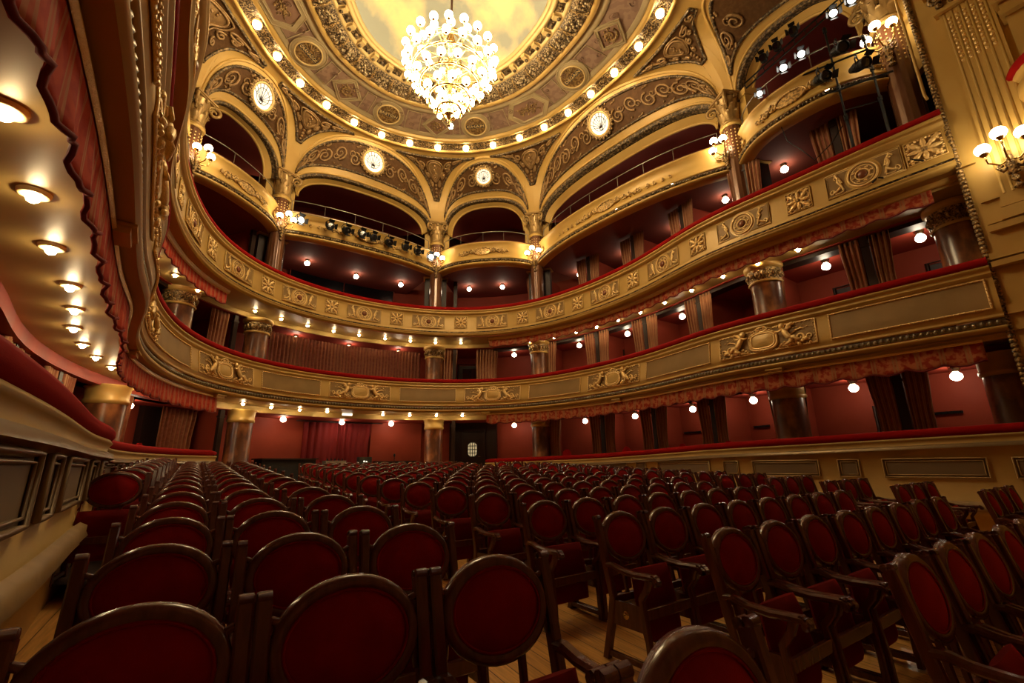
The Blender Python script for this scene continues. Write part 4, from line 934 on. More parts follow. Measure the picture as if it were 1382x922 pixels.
# border filets between the panels
for ph0,ph1 in ((-48,-44),(-29.5,-24.5),(-11,-7),(7.5,13.5),(27.5,30.5),(44.5,52),(73,80),(94,101)):
    mb=MB(); P=[ringpt(ph0,5.75,15.105),ringpt(ph1,5.75,15.105),ringpt(ph1-.0,4.9,15.235),ringpt(ph0,4.9,15.235)]
    m_=[ringpt((ph0+ph1)/2,5.3,15.17)]
    mb.tube(P,.02,4,True); pf=struct(mb.build('trim_fillet',OLIVE))
mb=MB()
for k in range(40):
    ph=-60+5.*k
    mb.tube([ringpt(ph+x/5.3*57.3,5.33+.22*(-1)**k+y,15.165-.0) for x,y in spiral(0,0,.13,1.3,k,1 if k%2 else -1,14)],.014,4)
mb.build('painted_scrolls',pmat('painted brown scroll',(.20,.11,.07),.7),pan)
rb=None
mids=[]
for i in range(19):
    phi=-62.2+10.65*i+ (0.02*i*i if False else 0)
    phi=[-62.1,-51.5,-40.9,-30.5,-20.0,-9.5,.7,11.0,21.5,32.3,43.0,54.0,64.8,75.8,86.9,97.8,108.5,118.9,129.5][i]
    p=ringpt(phi,6.36,14.90); lab='%s round lit bulb of the dome ring, counted from the left'%ORD[i+1]
    if rb is None:
        rb=thing('dome_bulb',lab,'light bulb',p,0,'bulbs around the dome'); mb=MB(); mb.sph((0,0,0),.125,14,10); mb.build('glass_globe',GL_RING,rb,local=True)
        mb=MB(); mb.lathe([(.15,.10),(.16,.07),(.11,.05),(.10,.12)],(0,0,0),16); mb.build('socket',GILT,rb,local=True)
    else: dup(rb,p,0,lab)
# ================================================================== chandelier
CX,CY=-.70,9.75
t=thing('chandelier','huge many-tiered chandelier of glowing white globes hanging from the dome','chandelier',(CX,CY,10.5))
mb=MB(); mb.tube([(CX,CY,13.9),(CX,CY,16.7)],.035,8); mb.build('suspension_rod',pmat('dark red rod',(.10,.02,.015),.5),t)
mb=MB(); mb.lathe([(.02,10.52),(.05,10.56),(.04,10.62),(.10,10.68),(.18,10.78),(.12,10.9),(.10,11.2),(.2,11.35),(.09,11.5),(.07,12.2),(.16,12.35),(.07,12.5),(.07,13.3),(.13,13.3),(.06,13.5),(.04,13.9)],(CX,CY,0),16); mb.sph((CX,CY,10.5),.05,10,8); mb.build('central_stem',BRASS,t)
TI=[(.85,13.15,11,1),(1.29,12.85,20,1),(1.25,12.42,18,1),(.98,12.0,14,1),(.66,11.58,10,1),(.38,11.2,5,1)]
for R_,z,n,u in TI:
    mb=MB(); mb.tube([(CX+R_*.86*math.cos(2*PI*i/40),CY+R_*.86*math.sin(2*PI*i/40),z-.22) for i in range(40)],.030,6,True); hoop=mb.build('hoop',BRASS,t)
    for i in range(n):
        mb=MB()
        a=2*PI*(i+.5*(z>12.5))/n; c,s=math.cos(a),math.sin(a)
        mb.tube([(CX+c*R_*.86,CY+s*R_*.86,z-.22),(CX+c*R_*.95,CY+s*R_*.95,z-.32),(CX+c*R_*1.02,CY+s*R_*1.02,z-.25),(CX+c*R_,CY+s*R_,z-.12)],.014,5); mb.lathe([(.02,-.17),(.055,-.13),(.05,-.11)],(CX+c*R_,CY+s*R_,z),8); mb.build('branch_arm',BRASS,hoop)
    for i in range(8):
        mb=MB(); a=2*PI*i/8; mb.tube([(CX+.08*math.cos(a),CY+.08*math.sin(a),z-.1),(CX+R_*.86*math.cos(a),CY+R_*.86*math.sin(a),z-.22)],.014,5); mb.build('spoke',BRASS,hoop)
    for i in range(n):
        a=2*PI*(i+.5*(z>12.5))/n
        if 'gme' not in globals():
            mb=MB(); mb.sph((0,0,0),.112,14,10); gme=mb.build('glass_globe',GL_CH,t,local=True); o=gme
        else: o=copyobj(gme,t)
        o.location=(R_*math.cos(a),R_*math.sin(a),z-10.5)
for k in range(3):
    a=2*PI*k/3+.95; x,y=CX+.27*math.cos(a),CY+.27*math.sin(a); mb=MB(); mb.tube([(CX,CY,10.75),(CX+.18*math.cos(a),CY+.18*math.sin(a),10.55),(x,y,10.62)],.015,5); mb.build('flame_arm',BRASS,t)
    mb=MB(); mb.sph((x,y,10.70),.07,10,8,0,(1,1,1.2)); mb.build('flame_bulb',GL_CH,t)
for k in range(4):
    a=2*PI*k/4+.4; mb=MB(); mb.tube([(CX+.5*math.cos(a),CY+.5*math.sin(a),12.95),(CX+.25*math.cos(a),CY+.25*math.sin(a),13.45),(CX,CY,13.85)],.02,5); mb.build('hanging_strut',BRASS,t)
# ================================================================== gallery fronts between the tall columns
def near_s(p):
    d=np.hypot(FRONT[:,0]-p[0],FRONT[:,1]-p[1]); return float(FS[int(d.argmin())])
GL={}
for b in range(6):
    A,B,L,tt,nn=ARC[b][:5]; bl=BUL[b]; n=44
    def plan(x,A=A,L=L,tt=tt,nn=nn,bl=bl): # x -1..1
        s=L/2+x*(L/2-.12); k=bl*(1-abs(x)**2.6)-.02
        q=A+tt*s-nn*k; dk=bl*2.6*abs(x)**1.6*(1 if x>0 else -1)/(L/2-.12); nv=nn-tt*(-dk)*-1; nv=nn*1.0-tt*dk; nv=nv/np.hypot(*nv); return q,nv
    GL[b]=plan
    def gs(prof,x0=-1,x1=1,n=n):
        rows=[]
        for i in range(n+1):
            q,nv=plan(x0+(x1-x0)*i/n); rows.append([(q[0]+nv[0]*o,q[1]+nv[1]*o,z) for o,z in prof])
        return rows
    name=baynames[b]
    q0=plan(0)[0]; t=thing('gallery_balcony','bowed gold gallery front with garland relief '+{0:'at the extreme left edge',1:'left of the spotlight gallery',2:'behind the row of black spotlights',3:'in the small bay between two columns',4:'in the wide bay right of centre',5:'behind the lighting stands at upper right'}[b],'balcony',(q0[0],q0[1],9.85))
    mb=MB(); mb.grid(gs([(.30,11.02),(.0,11.02),(-.04,10.99),(-.04,10.94),(.02,10.91),(.05,10.84),(.10,10.76),(.10,10.55),(.05,10.38),(-.02,10.28),(-.10,10.21),(-.13,10.16),(-.10,10.14)])); mb.build('parapet_front',GOLD,t)
    mb=MB(); mb.grid(gs([(-.08,10.13),(-.12,10.10),(-.12,10.05),(-.06,10.02)])); 
    m=int(L/.09)
    for i in range(m):
        q,nv=plan(-1+2*(i+.5)/m); mb.sph((q[0]-nv[0]*.11,q[1]-nv[1]*.11,10.075),.042,5,4)
    mb.build('leaf_moulding',pmat('silvered leaf moulding',(.05,.033,.018),.4,.4,col2=(.36,.27,.14),nscale=14,lo=.45,hi=.6,bump=.8,bscale=16) if 'silvered leaf moulding' not in MATS else MATS['silvered leaf moulding'],t)
    mb=MB(); mb.grid(gs([(-.05,10.02),(-.13,9.99),(-.15,9.95),(-.12,9.92),(-.05,9.89),(.10,9.87),(.2,9.87)])); mb.build('lower_lip',GOLD,t)
    mb=MB(); mb.grid(gs([(.0,11.02),(.02,11.06),(.10,11.07),(.25,11.05)])); mb.build('velvet_pad',pmat('dull red pad',(.10,.012,.010),.8) if 'dull red pad' not in MATS else MATS['dull red pad'],t)
    # garland with shield
    mb=MB(); Lh=L/2
    def g3(x,y,d):
        q,nv=plan(x/Lh); return (q[0]+nv[0]*(.085-d),q[1]+nv[1]*(.085-d),10.58+y)
    sh=[(.40*math.cos(2*PI*i/24),.17*math.sin(2*PI*i/24)) for i in range(24)]
    mb.add([g3(0,0,.08)]+[g3(x,y,.05) for x,y in sh],[(0,1+i,1+(i+1)%24) for i in range(24)]); mb.tube([g3(x,y,.06) for x,y in sh],.03,6,True)
    w=min(1.0,L*.16)
    for sx in (-1,1):
        for k in range(16):
            f=k/15; x=sx*(.42+f*w*1.05); mb.sph(g3(x,.06*math.sin(f*7)-.03+.05*math.sin(k*2.4),.05),.05*(1-.5*f)+.008,6,4)
        for k in range(4): mb.tube([g3(sx*(.55+k*w*.26)+u,v+.02*(-1)**k,.05) for u,v in spiral(0,0,.12-.02*k,1.3,PI/2,sx*(-1)**k,16)],.026,5)
        if L>6:
            for k in range(5): mb.tube([g3(sx*(.5+w+.28*k)+u,v-.05,.05) for u,v in spiral(0,0,.10-.012*k,1.2,PI/2,sx*(-1)**k,14)],.022,5)
        # end scroll consoles
        for k in range(3): mb.tube([g3(sx*(Lh*.93)+u,v,.05+.01*k) for u,v in spiral(0,.0,.13,1.3,PI*.5*k,sx,14)],.025,5)
    mb.build('garland_relief',GILTD if False else pmat('gilt garland',(.22,.13,.045),.35,.4,col2=(.70,.46,.17),nscale=18,lo=.40,hi=.58) if 'gilt garland' not in MATS else MATS['gilt garland'],t)
    # soffit, floor
    rows=[];rf=[]
    for i in range(n+1):
        q,nv=plan(-1+2*i/n); s=near_s(q+nn*.0); e=fpt(s,4.7,9.87); e=(q[0]+nn[0]*4.6,q[1]+nn[1]*4.6,9.9)
        rows.append([(q[0]+nv[0]*.15,q[1]+nv[1]*.15,9.87),e]); rf.append([(q[0]+nv[0]*.2,q[1]+nv[1]*.2,10.3),(e[0],e[1],10.9)])
    mb=MB(); mb.grid(rows); struct(mb.build('ceiling_gallery_soffit',DSOFF)); mb=MB(); mb.grid(rf); struct(mb.build('floor_gallery',DARKW))
    mb=MB(); mb.grid([[tuple(p+Vector((0,0,.55))) for p in ARC[b][9]],[tuple(p+Vector((nn[0]*4,nn[1]*4,.2-(p.z-13)*0))) for p in ARC[b][9]]])
    rr=[]
    for p in ARC[b][9]: rr.append([tuple(p),(p.x+nn[0]*.05,p.y+nn[1]*.05,p.z+.06),(p.x+nn[0]*2.2,p.y+nn[1]*2.2,p.z+.9),(p.x+nn[0]*4.4,p.y+nn[1]*4.4,max(p.z,12.9)+1.)])
    mb=MB(); mb.grid(rr); struct(mb.build('ceiling_gallery',MARO))
    if b>0:
        rn={1:'left of the spotlight gallery',2:'above the black spotlights',3:'of the small middle bay',4:'of the wide bay right of centre',5:'behind the lighting stands'}[b]
        r=thing('gallery_railing','thin pale railing on the gallery front '+rn,'railing',(q0[0],q0[1],10.85))
        P=[]
        for i in range(31):
            q,nv=plan(-.93+1.86*i/30); P.append((q[0]+nv[0]*.15,q[1]+nv[1]*.15,11.56))
        mb=MB(); mb.tube([(P[0][0],P[0][1],11.05)]+P+[(P[-1][0],P[-1][1],11.05)],.017,6); mb.build('top_rail',GREY,r)
        k=max(2,int(L/1.15))
        for i in range(1,k):
            q=P[int(30*i/k)]; mb=MB(); mb.tube([(q[0],q[1],11.05),(q[0],q[1],11.56)],.013,5); mb.build('post',GREY,r)
tag_o=None
boxes=[(b,ph) for b,ph in ((4,.35),(4,-.25),(5,.1))]
for i,(b,x) in enumerate(boxes):
    q,nv=GL[b](x); A,B,L,tt,nn=ARC[b][:5]; p=(q[0]+nn[0]*2.2,q[1]+nn[1]*2.2,(11.75,11.9,11.9)[i])
    t=dup(bproto,p,0,['small round lamp in the dark gallery behind the wide right bay','dim round lamp deep in the wide right bay near the column','round lamp behind the lighting stands in the gallery'][i]); t['group']='gallery lamps'
# ================================================================== sconces
def make_sconce(label,loc,rz):
    t=thing('wall_sconce',label,'sconce',loc,rz,'three-globe sconces'); g=[]
    # local: +x points into the house, y sideways, z up, origin at the globe height on the support face
    mb=MB()
    for k in range(3): mb.tube([(.05+.012*k,q[0]*.8,-.34-.16*k+q[1]) for q in spiral(0,0,.10-.02*k,1.5,PI/2,(-1)**k,16)],.026,5)
    mb.tube([(.02,0,-.75),(.05,0,-.6),(.10,0,-.45),(.12,0,-.28),(.07,0,-.12)],[.03,.05,.06,.055,.03],7)
    mb.sph((.05,0,-.80),.055,8,6); mb.tube([(.02+.06*math.cos(2*PI*i/12),.06*math.sin(2*PI*i/12),-.80) for i in range(12)],.02,5,True)
    for sy in (-1,1):
        mb.tube([(.06,sy*.03,-.40),(.10,sy*.12,-.48),(.09,sy*.18,-.38),(.07,sy*.15,-.30)],[.03,.035,.03,.018],6)
        for q in range(3): mb.sph((.09,sy*(.06+.03*q),-.55+.09*q),.03,6,4)
    mb.build('acanthus_bracket',GILTD,t,local=True)
    for k,(dy,dx,dz) in enumerate(((-.26,.30,-.02),(0,.42,.12),(.26,.30,.02))):
        mb=MB(); mb.tube([(.10,dy*.1,-.30),(dx*.55,dy*.5,-.36),(dx*.9,dy*.95,-.30),(dx,dy,dz-.13)],[.022,.018,.016,.018],6); mb.lathe([(.015,-.16),(.03,-.15),(.065,-.11),(.07,-.09)],(dx,dy,dz),10); ar=mb.build('curved_arm',BRASS,t,local=True)
        mb=MB(); mb.sph((dx,dy,dz),.115,14,10,0,(1,1,.92)); mb.build('glass_globe',GL_SC,ar,local=True)
    return t
sp_=None
for i,z,lab in ((2,10.42,'three-globe gilt sconce on the column at the left of the spotlight gallery'),(3,10.50,'three-globe gilt sconce on the column at the right of the spotlight gallery'),(4,10.42,'three-globe gilt sconce on the column right of the small bay'),(5,10.75,'three-globe gilt sconce on the column between the right arches'),(1,10.5,'three-globe gilt sconce on the far left column'),(6,11.0,'three-globe gilt sconce beside the lighting stands, by the proscenium')):
    x,y=COLP[i]; d=math.atan2(OC[1]-y,OC[0]-x)
    if i==6: d=PI*.97
    loc=(x+.27*math.cos(d),y+.27*math.sin(d),z)
    if sp_ is None: sp_=make_sconce(lab,loc,d)
    else: dup(sp_,loc,d,lab)
dup(sp_,(PX-.10,1.02,6.83),PI,'three-globe gilt sconce on the fluted proscenium pilaster')
# ================================================================== spotlights
def make_spot(label,loc,direction,lit,cat='spotlight',scale=1.,long=False,group=None):
    t=thing('stage_spotlight',label,cat,loc,0,group); d=Vector(direction).normalized(); R=d.to_track_quat('Y','Z').to_matrix(); s=scale
    Ln=.42 if long else .28
    mb=MB(); mb.lathe([(.0,-Ln*.55),(.07,-Ln*.5),(.10,-Ln*.2),(.105,Ln*.3),(.125,Ln*.45),(.125,Ln*.55),(.10,Ln*.55)],(0,0,0),14)
    for k in range(4): mb.lathe([(.107,-Ln*.15+.05*k),(.118,-Ln*.14+.05*k),(.107,-Ln*.12+.05*k)],(0,0,0),14)
    mb.xf(lambda p:R@Vector((p[0]*s,p[2]*s,p[1]*s))); hs=mb.build('housing',BLACK,t,local=True)
    mb=MB(); mb.add([(0,Ln*.52,0)]+[(.10*math.cos(2*PI*i/16),Ln*.50,.10*math.sin(2*PI*i/16)) for i in range(16)],[(0,1+i,1+(i+1)%16) for i in range(16)]); mb.xf(lambda p:R@(Vector(p)*s)); mb.build('lens',GL_SPOT if lit else GLASSD,hs,local=True)
    mb=MB()
    for q in range(4):
        a=PI/2*q; c,sn=math.cos(a)*.12,math.sin(a)*.12
        mb.add([(c-sn*.7,Ln*.55,sn+c*.7),(c+sn*.7,Ln*.55,sn-c*.7),(c*1.6+sn*.8,Ln*.55+.10,sn*1.6-c*.8),(c*1.6-sn*.8,Ln*.55+.10,sn*1.6+c*.8)],[(0,1,2,3)],0,False)
    mb.xf(lambda p:R@(Vector(p)*s)); mb.build('barn_doors',BLACK,hs,local=True)
    mb=MB(); mb.tube([(.13*s,0,0),(.14*s,0,.12*s),(.08*s,0,.22*s),(0,0,.24*s),(-.08*s,0,.22*s),(-.14*s,0,.12*s),(-.13*s,0,0)],.014*s,5); mb.tube([(0,0,.22*s),(0,0,.32*s)],.022*s,6); mb.build('yoke',BLACK,t,local=True)
    return t
stage=Vector((0,-6,4))
q=GL[2]
A,B,L,tt,nn=ARC[2][:5]
bar=[]
for i in range(21):
    p,nv=q(-.90+1.82*i/20); bar.append((p[0]-nv[0]*.24,p[1]-nv[1]*.24,10.86))
o=MB().tube(bar,.03,8).build('lighting_bar',pmat('pale lighting bar',(.55,.45,.28),.3,.7)); tag(o,'pale metal lighting bar clamped along the spotlight gallery front','lighting bar')
xs=[-.82,-.50,-.32,-.12,.02,.22,.46,.64,.86]; lit=[1,0,0,0,0,0,0,0,1]; tall=[0,0,1,0,0,1,0,0,0]
for i,x in enumerate(xs):
    p,nv=q(x); loc=(p[0]-nv[0]*.26,p[1]-nv[1]*.26,10.86-.35)
    dr=(stage-Vector(loc)); dr=(dr.x*.6+ (4 if i==0 else -4 if i==8 else (i%3-1)*2.0),dr.y,-5 if not tall[i] else -9)
    make_spot(('lit ' if lit[i] else 'black ')+'spotlight hung on the gallery lighting bar, %s from the left'%ORD[i+1],loc,dr,lit[i],scale=1.15,long=bool(tall[i]),group='spotlights on the centre gallery bar')
# lighting stands at the right end of the upper balcony
SX=6.50
for i,(y,z0,z1) in enumerate(((3.2,8.1,11.85),(2.53,8.1,10.95))):
    t=thing('lighting_stand','tall black lighting pole rising behind the upper balcony rail, '+('left one' if i==0 else 'right one'),'pole',(SX,y,7.15))
    mb=MB(); mb.tube([(SX,y,7.15),(SX,y,9.2)],.035,8); mb.tube([(SX,y,9.1),(SX,y,z1)],.024,8); mb.build('tube',BLACK,t)
    mb=MB(); 
    for z in (9.15,10.0,z1-.1): mb.tube([(SX,y,z-.06),(SX,y,z+.06)],.045,8); mb.tube([(SX,y,z),(SX-.10,y,z+.0)],.014,5)
    mb.build('clamp_collars',BLACK,t)
    mb=MB(); 
    for k in range(3):
        a=2*PI*k/3; mb.tube([(SX,y,7.6),(SX+.5*math.cos(a),y+.5*math.sin(a),7.17)],.018,5)
    mb.build('tripod_legs',BLACK,t)
for i,(a,b_) in enumerate((((SX,3.95,10.98),(SX,2.5,10.52)),((SX-.02,3.95,10.18),(SX-.02,2.2,9.62)),((SX,3.2,9.35),(SX,2.5,9.1)))):
    tag(MB().tube([a,b_],.024 if i<2 else .015,7).build('cross_bar',BLACK),['upper black cross bar clamped to the two lighting poles','lower black cross bar in front of the right gallery','thin black brace low between the lighting poles'][i],'pole')
t=thing('lighting_truss','slender black ladder truss slanting up from the column to the proscenium','truss',(SX,4.0,11.9))
a=Vector((SX,5.25,11.70)); b_=Vector((SX,2.2,12.25))
mb=MB(); mb.tube([a,b_],.024,7); mb.tube([a+Vector((-.05,0,.14)),b_+Vector((-.05,0,.14))],.024,7); mb.build('chords',BLACK,t)
mb=MB()
for k in range(12): p=a.lerp(b_,k/11); mb.tube([p,p+Vector((-.05,0,.14))],.012,5)
mb.build('rungs',BLACK,t)
RS=[((SX,3.84,12.33),0,'on the upper right truss, topmost dark one'),((SX,4.28,12.25),0,'on the upper right truss, second dark one'),((SX,4.66,12.2),0,'on the upper right truss, dark one nearest the column'),((SX-.1,3.77,11.45),1,'below the truss, larger lit lens in the middle'),((SX-.1,4.22,11.42),1,'below the truss, bluish lit lens near the gallery rail'),((SX-.1,4.9,11.15),1,'small lit one nearest the column cap'),((SX-.1,2.95,11.93),1,'at the head of the left lighting pole, lit'),((SX-.1,2.56,11.93),1,'nearest the proscenium, lit at the top'),((SX-.15,3.0,10.87),0,'clamped on the upper cross bar beside the left pole'),((SX-.15,3.47,10.42),0,'hanging low left of the left pole, barn doors open'),((SX-.15,2.71,10.13),0,'hanging low between the two poles, barn doors open')]
for i,(p,l,lab) in enumerate(RS):
    dr=(-5.5,-1.5,-2.2) if i<3 else (-6,-3.2,-3.5) if l else (-5,(-6,-8,-8)[i-8],-4)
    make_spot(('lit' if l else 'black')+' spotlight '+lab,p,dr,l,scale=(.7 if i==5 else .85 if i<8 else 1.05),long=i>=8 or i<3,group='spotlights at upper right')
tag(MB().tube([(SX,4.6,10.1),(SX,4.5,9.4),(SX,4.2,8.9),(SX,4.0,8.5),(SX,3.6,8.7),(SX,3.3,9.0)],.012,5).build('cable',BLACK),'thin black cable looping below the right gallery front','cable')
# ================================================================== proscenium pilaster and stage box
t=thing('pilaster','fluted gold pilaster with gilt capital on the proscenium wall','pilaster',(PX,.95,5.2))
mb=MB(); y0,y1=.60,1.30
mb.box((PX-.04,(y0+y1)/2,8.0),(.08,y1-y0,5.0)); mb.box((PX-.06,(y0+y1)/2,5.62),(.14,y1-y0+.1,.22)); mb.box((PX-.05,(y0+y1)/2,5.80),(.12,y1-y0+.05,.1))
mb.build('shaft',GOLD,t)
mb=MB()
for k in range(6):
    y=y0+.07+(y1-y0-.14)*k/5; mb.tube([(PX-.072,y,6.0),(PX-.072,y,10.15)],.024,6)
mb.build('flute_ribs',GOLD,t)
mb=MB()
for k in range(5):
    y=y0+.07+(y1-y0-.14)*(k+.5)/5
    for j in range(11): mb.sph((PX-.075,y,8.95+.105*j),.034,6,4)
mb.build('gilt_flute_beads',GILT,t)
mb=MB(); mb.box((PX-.07,(y0+y1)/2,10.22),(.2,y1-y0+.12,.09),1)
for k in range(4):
    y=y0+.05+(y1-y0-.1)*k/3; mb.tube([(PX-.14,y+q[0],10.55+q[1]) for q in spiral(0,0,.14,1.5,PI/2,(-1)**k,18)],.04,6)
    mb.sph((PX-.10,y,10.38),.07,6,5)
mb.box((PX-.09,(y0+y1)/2,10.80),(.28,y1-y0+.3,.12),1); mb.build('capital',[GILTD,GOLD],t)
# stage box at the far right edge
t=thing('stage_box','rounded gold stage box front with red velvet rim beyond the pilaster','balcony',(PX,-.05,6.9))
mb=MB(); mb.lathe([(.55,6.75),(.62,6.95),(.80,7.3),(.88,7.65),(.86,7.85),(.80,7.92),(.86,7.98),(.88,8.05)],(PX+.15,-.15,0),36); mb.lathe([(.05,6.35),(.30,6.5),(.5,6.7),(.58,6.78)],(PX+.15,-.15,0),36); mb.build('bowed_front',GOLD,t)
mb=MB(); mb.tube([(PX+.15+.86*math.cos(2*PI*i/40),-.15+.86*math.sin(2*PI*i/40),8.12) for i in range(40)],.085,8,True); mb.build('velvet_rim',VELV,t)
mb=MB(); mb.box((PX-.10,.33,8.7),(.30,.34,1.6)); mb.box((PX-.16,.33,9.28),(.44,.46,.10)); mb.box((PX-.18,.33,9.55),(.50,.52,.10)); mb.box((PX-.14,.33,9.42),(.38,.40,.2))
for k in range(13):
    a=PI*k/12; 
mb.tube([(PX-.08,-.40+.62*math.cos(PI*k/16),9.65+.75*math.sin(PI*k/16)) for k in range(9)],.10,6); mb.tube([(PX-.12,-.40+.50*math.cos(PI*k/16),9.65+.62*math.sin(PI*k/16)) for k in range(9)],.05,6)
struct(mb.build('wall_box_pier',GOLD))
mb=MB(); mb.box((PX-.01,-.45,8.9),(.06,1.0,1.5)); struct(mb.build('wall_box_recess',MARO))
mb=MB(); mb.tube([(PX+.05,1.85,12.0),(PX+.02,1.85,8.7),(PX-.05,1.82,8.55)],.03,6); tag(mb.build('conduit',GOLD),'thin painted pipe running down beside the proscenium rope moulding','pipe')
# ================================================================== theatre seats
W2=.259
def yl(z): return .10+(z-.42)*.235 if z>.42 else .10
def chair_parts():
    out=[]
    # back stiles: rear leg and upright in one, two of them
    for sx in (-1,1):
        mb=MB(); P=[(sx*W2,.20,0),(sx*W2,.14,.22),(sx*W2,.10,.42),(sx*W2,yl(.7),.70),(sx*W2,yl(.95),.95)]
        mb.bar(P,.047,.055,0,(0,1,0)); 
        for k in range(2): mb.tube([(sx*W2-.020,yl(.955)-.012+.026*k,.962-.008*k),(sx*W2+.020,yl(.955)-.012+.026*k,.962-.008*k)],.019,8)
        mb.tube([(sx*(W2-.022),yl(.89),.895),(sx*(W2-.046),yl(.895),.885),(sx*(W2-.048),yl(.85),.85),(sx*(W2-.036),yl(.80),.78),(sx*(W2-.026),yl(.70),.68)],[.012,.017,.018,.016,.012],6)
        out.append(('back_stile',mb,MAHO))
    n=36; a,b_,cz=.221,.166,.806; mb=MB(); rows=[]
    for i in range(n):
        t=2*PI*i/n; c,s=math.cos(t),math.sin(t); r=[]
        for dr,dy in ((-.018,-.024),(.0,-.030),(.016,-.022),(.020,.0),(.016,.022),(-.018,.022)):
            x=(a+dr)*c; z=cz+(b_+dr)*s; r.append((x,yl(z)+dy,z))
        rows.append(r)
    rows.append(rows[0]); rows=[r+[r[0]] for r in rows]
    mb.grid(rows);  
    for x in (-.09,.09): mb.bar([(x,yl(.65)+.0,.66),(x,.11,.40)],.028,.028,0,(0,1,0))
    mb.bar([(-W2,.115,.40),(W2,.115,.40)],.035,.06,0)
    out.append(('oval_back_frame',mb,MAHO))
    for nm,sg,h in (('back_cushion',-1,.034),):
        mb=MB(); R0=[]
        for k in range(7):
            q=k/6
            R0.append([((a-.016)*q*math.cos(2*PI*i/n),yl(cz+(b_-.016)*q*math.sin(2*PI*i/n))+sg*(.012+h*(1-q**2.4)),cz+(b_-.016)*q*math.sin(2*PI*i/n)) for i in range(n)])
        mb.grid(R0,0,True,True); mb.grid([[ (x,y2+.030+.030*(1-q_**2),z) for (x,y2,z) in r] for r,q_ in zip([R0[0],R0[3],R0[6]],(0,.5,1))],0,True,True)
        mb.tube([((a-.024)*math.cos(2*PI*i/n),yl(cz+(b_-.024)*math.sin(2*PI*i/n))-.022,cz+(b_-.024)*math.sin(2*PI*i/n)) for i in range(n)],.005,4,True)
        out.append((nm,mb,SEATV))
    for sx in (-1,1):
        x=sx*W2
        mb=MB(); P=[(x,yl(.62)-.01,.635),(x,.09,.638),(x,.0,.615),(x,-.12,.605),(x,-.22,.610),(x,-.29,.610),(x,-.315,.585)]
        mb.bar(P,.058,.042,0,(0,0,1),.3)
        for k in range(3): mb.tube([(x-.026,-.285-.016*k,.622-.013*k*k*.6),(x+.026,-.285-.016*k,.622-.013*k*k*.6)],.011,6)
        mb.tube([(x-.025,-.305,.582),(x+.025,-.305,.582)],.022,8)
        out.append(('armrest',mb,MAHO))
        mb=MB(); mb.bar([(x,-.24,.595),(x,-.215,.53),(x,-.165,.46),(x,-.175,.38),(x,-.20,.2),(x,-.21,0)],.042,.042,0,(0,1,0)); out.append(('front_leg',mb,MAHO))
        mb=MB(); mb.box((x,-.03,.33),(.022,.28,.16)); mb.bar([(x,.16,.05),(x,-.21,.05)],.03,.04); out.append(('side_board',mb,MAHO))
    mb=MB(); mb.bar([(-W2,-.18,.36),(W2,-.18,.36)],.03,.07); mb.bar([(-W2,-.05,.30),(W2,-.05,.30)],.04,.03); out.append(('seat_rail',mb,MAHO))
    # tipped-up seat
    mb=MB(); rows=[]; th=.05; w=.222
    for k in range(13):
        v=k/12; z=.17+.45*v; yc=-.12+.085*v; rz=[]
        ed=min(1,min(v,1-v)*7+.25)
        for i in range(15):
            u=-1+2*i/14; e2=max(0,1-abs(u)**6)
            rz.append((u*w*(.93+.07*math.sin(PI*v)),yc-th*e2*ed,z))
        for i in range(14,-1,-1):
            u=-1+2*i/14; e2=max(0,1-abs(u)**6); rz.append((u*w*(.93+.07*math.sin(PI*v)),yc+th*e2*ed,z))
        rows.append(rz)
    mb.grid(rows,0,True,True); mb.add(rows[0],[tuple(range(30))]); mb.add(rows[-1],[tuple(range(30))])
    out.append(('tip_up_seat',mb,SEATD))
    return out
CP=chair_parts()
meshes=[]
far=MB(); fm=[]
for nm,mb,mt in CP:
    b0=len(far.v); mi=0 if mt is MAHO else 1 if mt is SEATV else 2
    far.v.extend(mb.v); far.f.extend([tuple(b0+i for i in f) for f in mb.f]); far.mi.extend([mi]*len(mb.f)); far.sm.extend(mb.sm)
first=None; fobj=None
def plate(parent,sx):
    mb=MB(); mb.lathe([(0,.004),(.026,.004),(.028,0)],(0,0,0),16); mb.tube([(0,0,.006),(0,.012,.006)],.003,4); R=Matrix.Rotation(sx*PI/2,3,'Y'); mb.xf(lambda p:R@Vector(p)); mb.xf(lambda p:(p[0]+sx*(W2+.013),p[1]-.02,p[2]+.33)); mb.build('number_plate',BRASS,parent,local=True)
def seat(x,y,rz,label,near,grp,pl=0,zo=0.):
    """x, y: plan position of the top of the back"""
    global first,fobj
    c,s=math.cos(rz),math.sin(rz); dy=-yl(.99); ox,oy=x-s*dy*1.0,y+c*dy
    z=floor_z(ox,oy)+zo; loc=(ox,oy,z)
    if near:
        if first is None:
            t=thing('theatre_armchair',label,'theatre seat',loc,rz,grp)
            for nm,mb,mt in CP: mb.build(nm,mt,t,local=True)
            first=t
        else: t=dup_seat(loc,rz,label); t['group']=grp
        if pl: plate(t,pl)
    else:
        if fobj is None:
            o=far.build('theatre_armchair',[MAHO,SEATV,SEATD]); fobj=o; tag(o,label,'theatre seat',grp)
        else: o=copyobj(fobj); o['label']=label
        o.location=loc; o.rotation_euler=(0,0,rz); o['group']=grp
def dup_seat(loc,rz,label):
    r=copyobj(first); r.location=loc; r.rotation_euler=(0,0,rz); r['label']=label
    for ch in CH0: copyobj(ch,r)
    return r
CH0=None
ROWY=[]
def rown(i): return ORD[i+1]
jit=lambda a:rnd.uniform(-a,a)
nseat=0
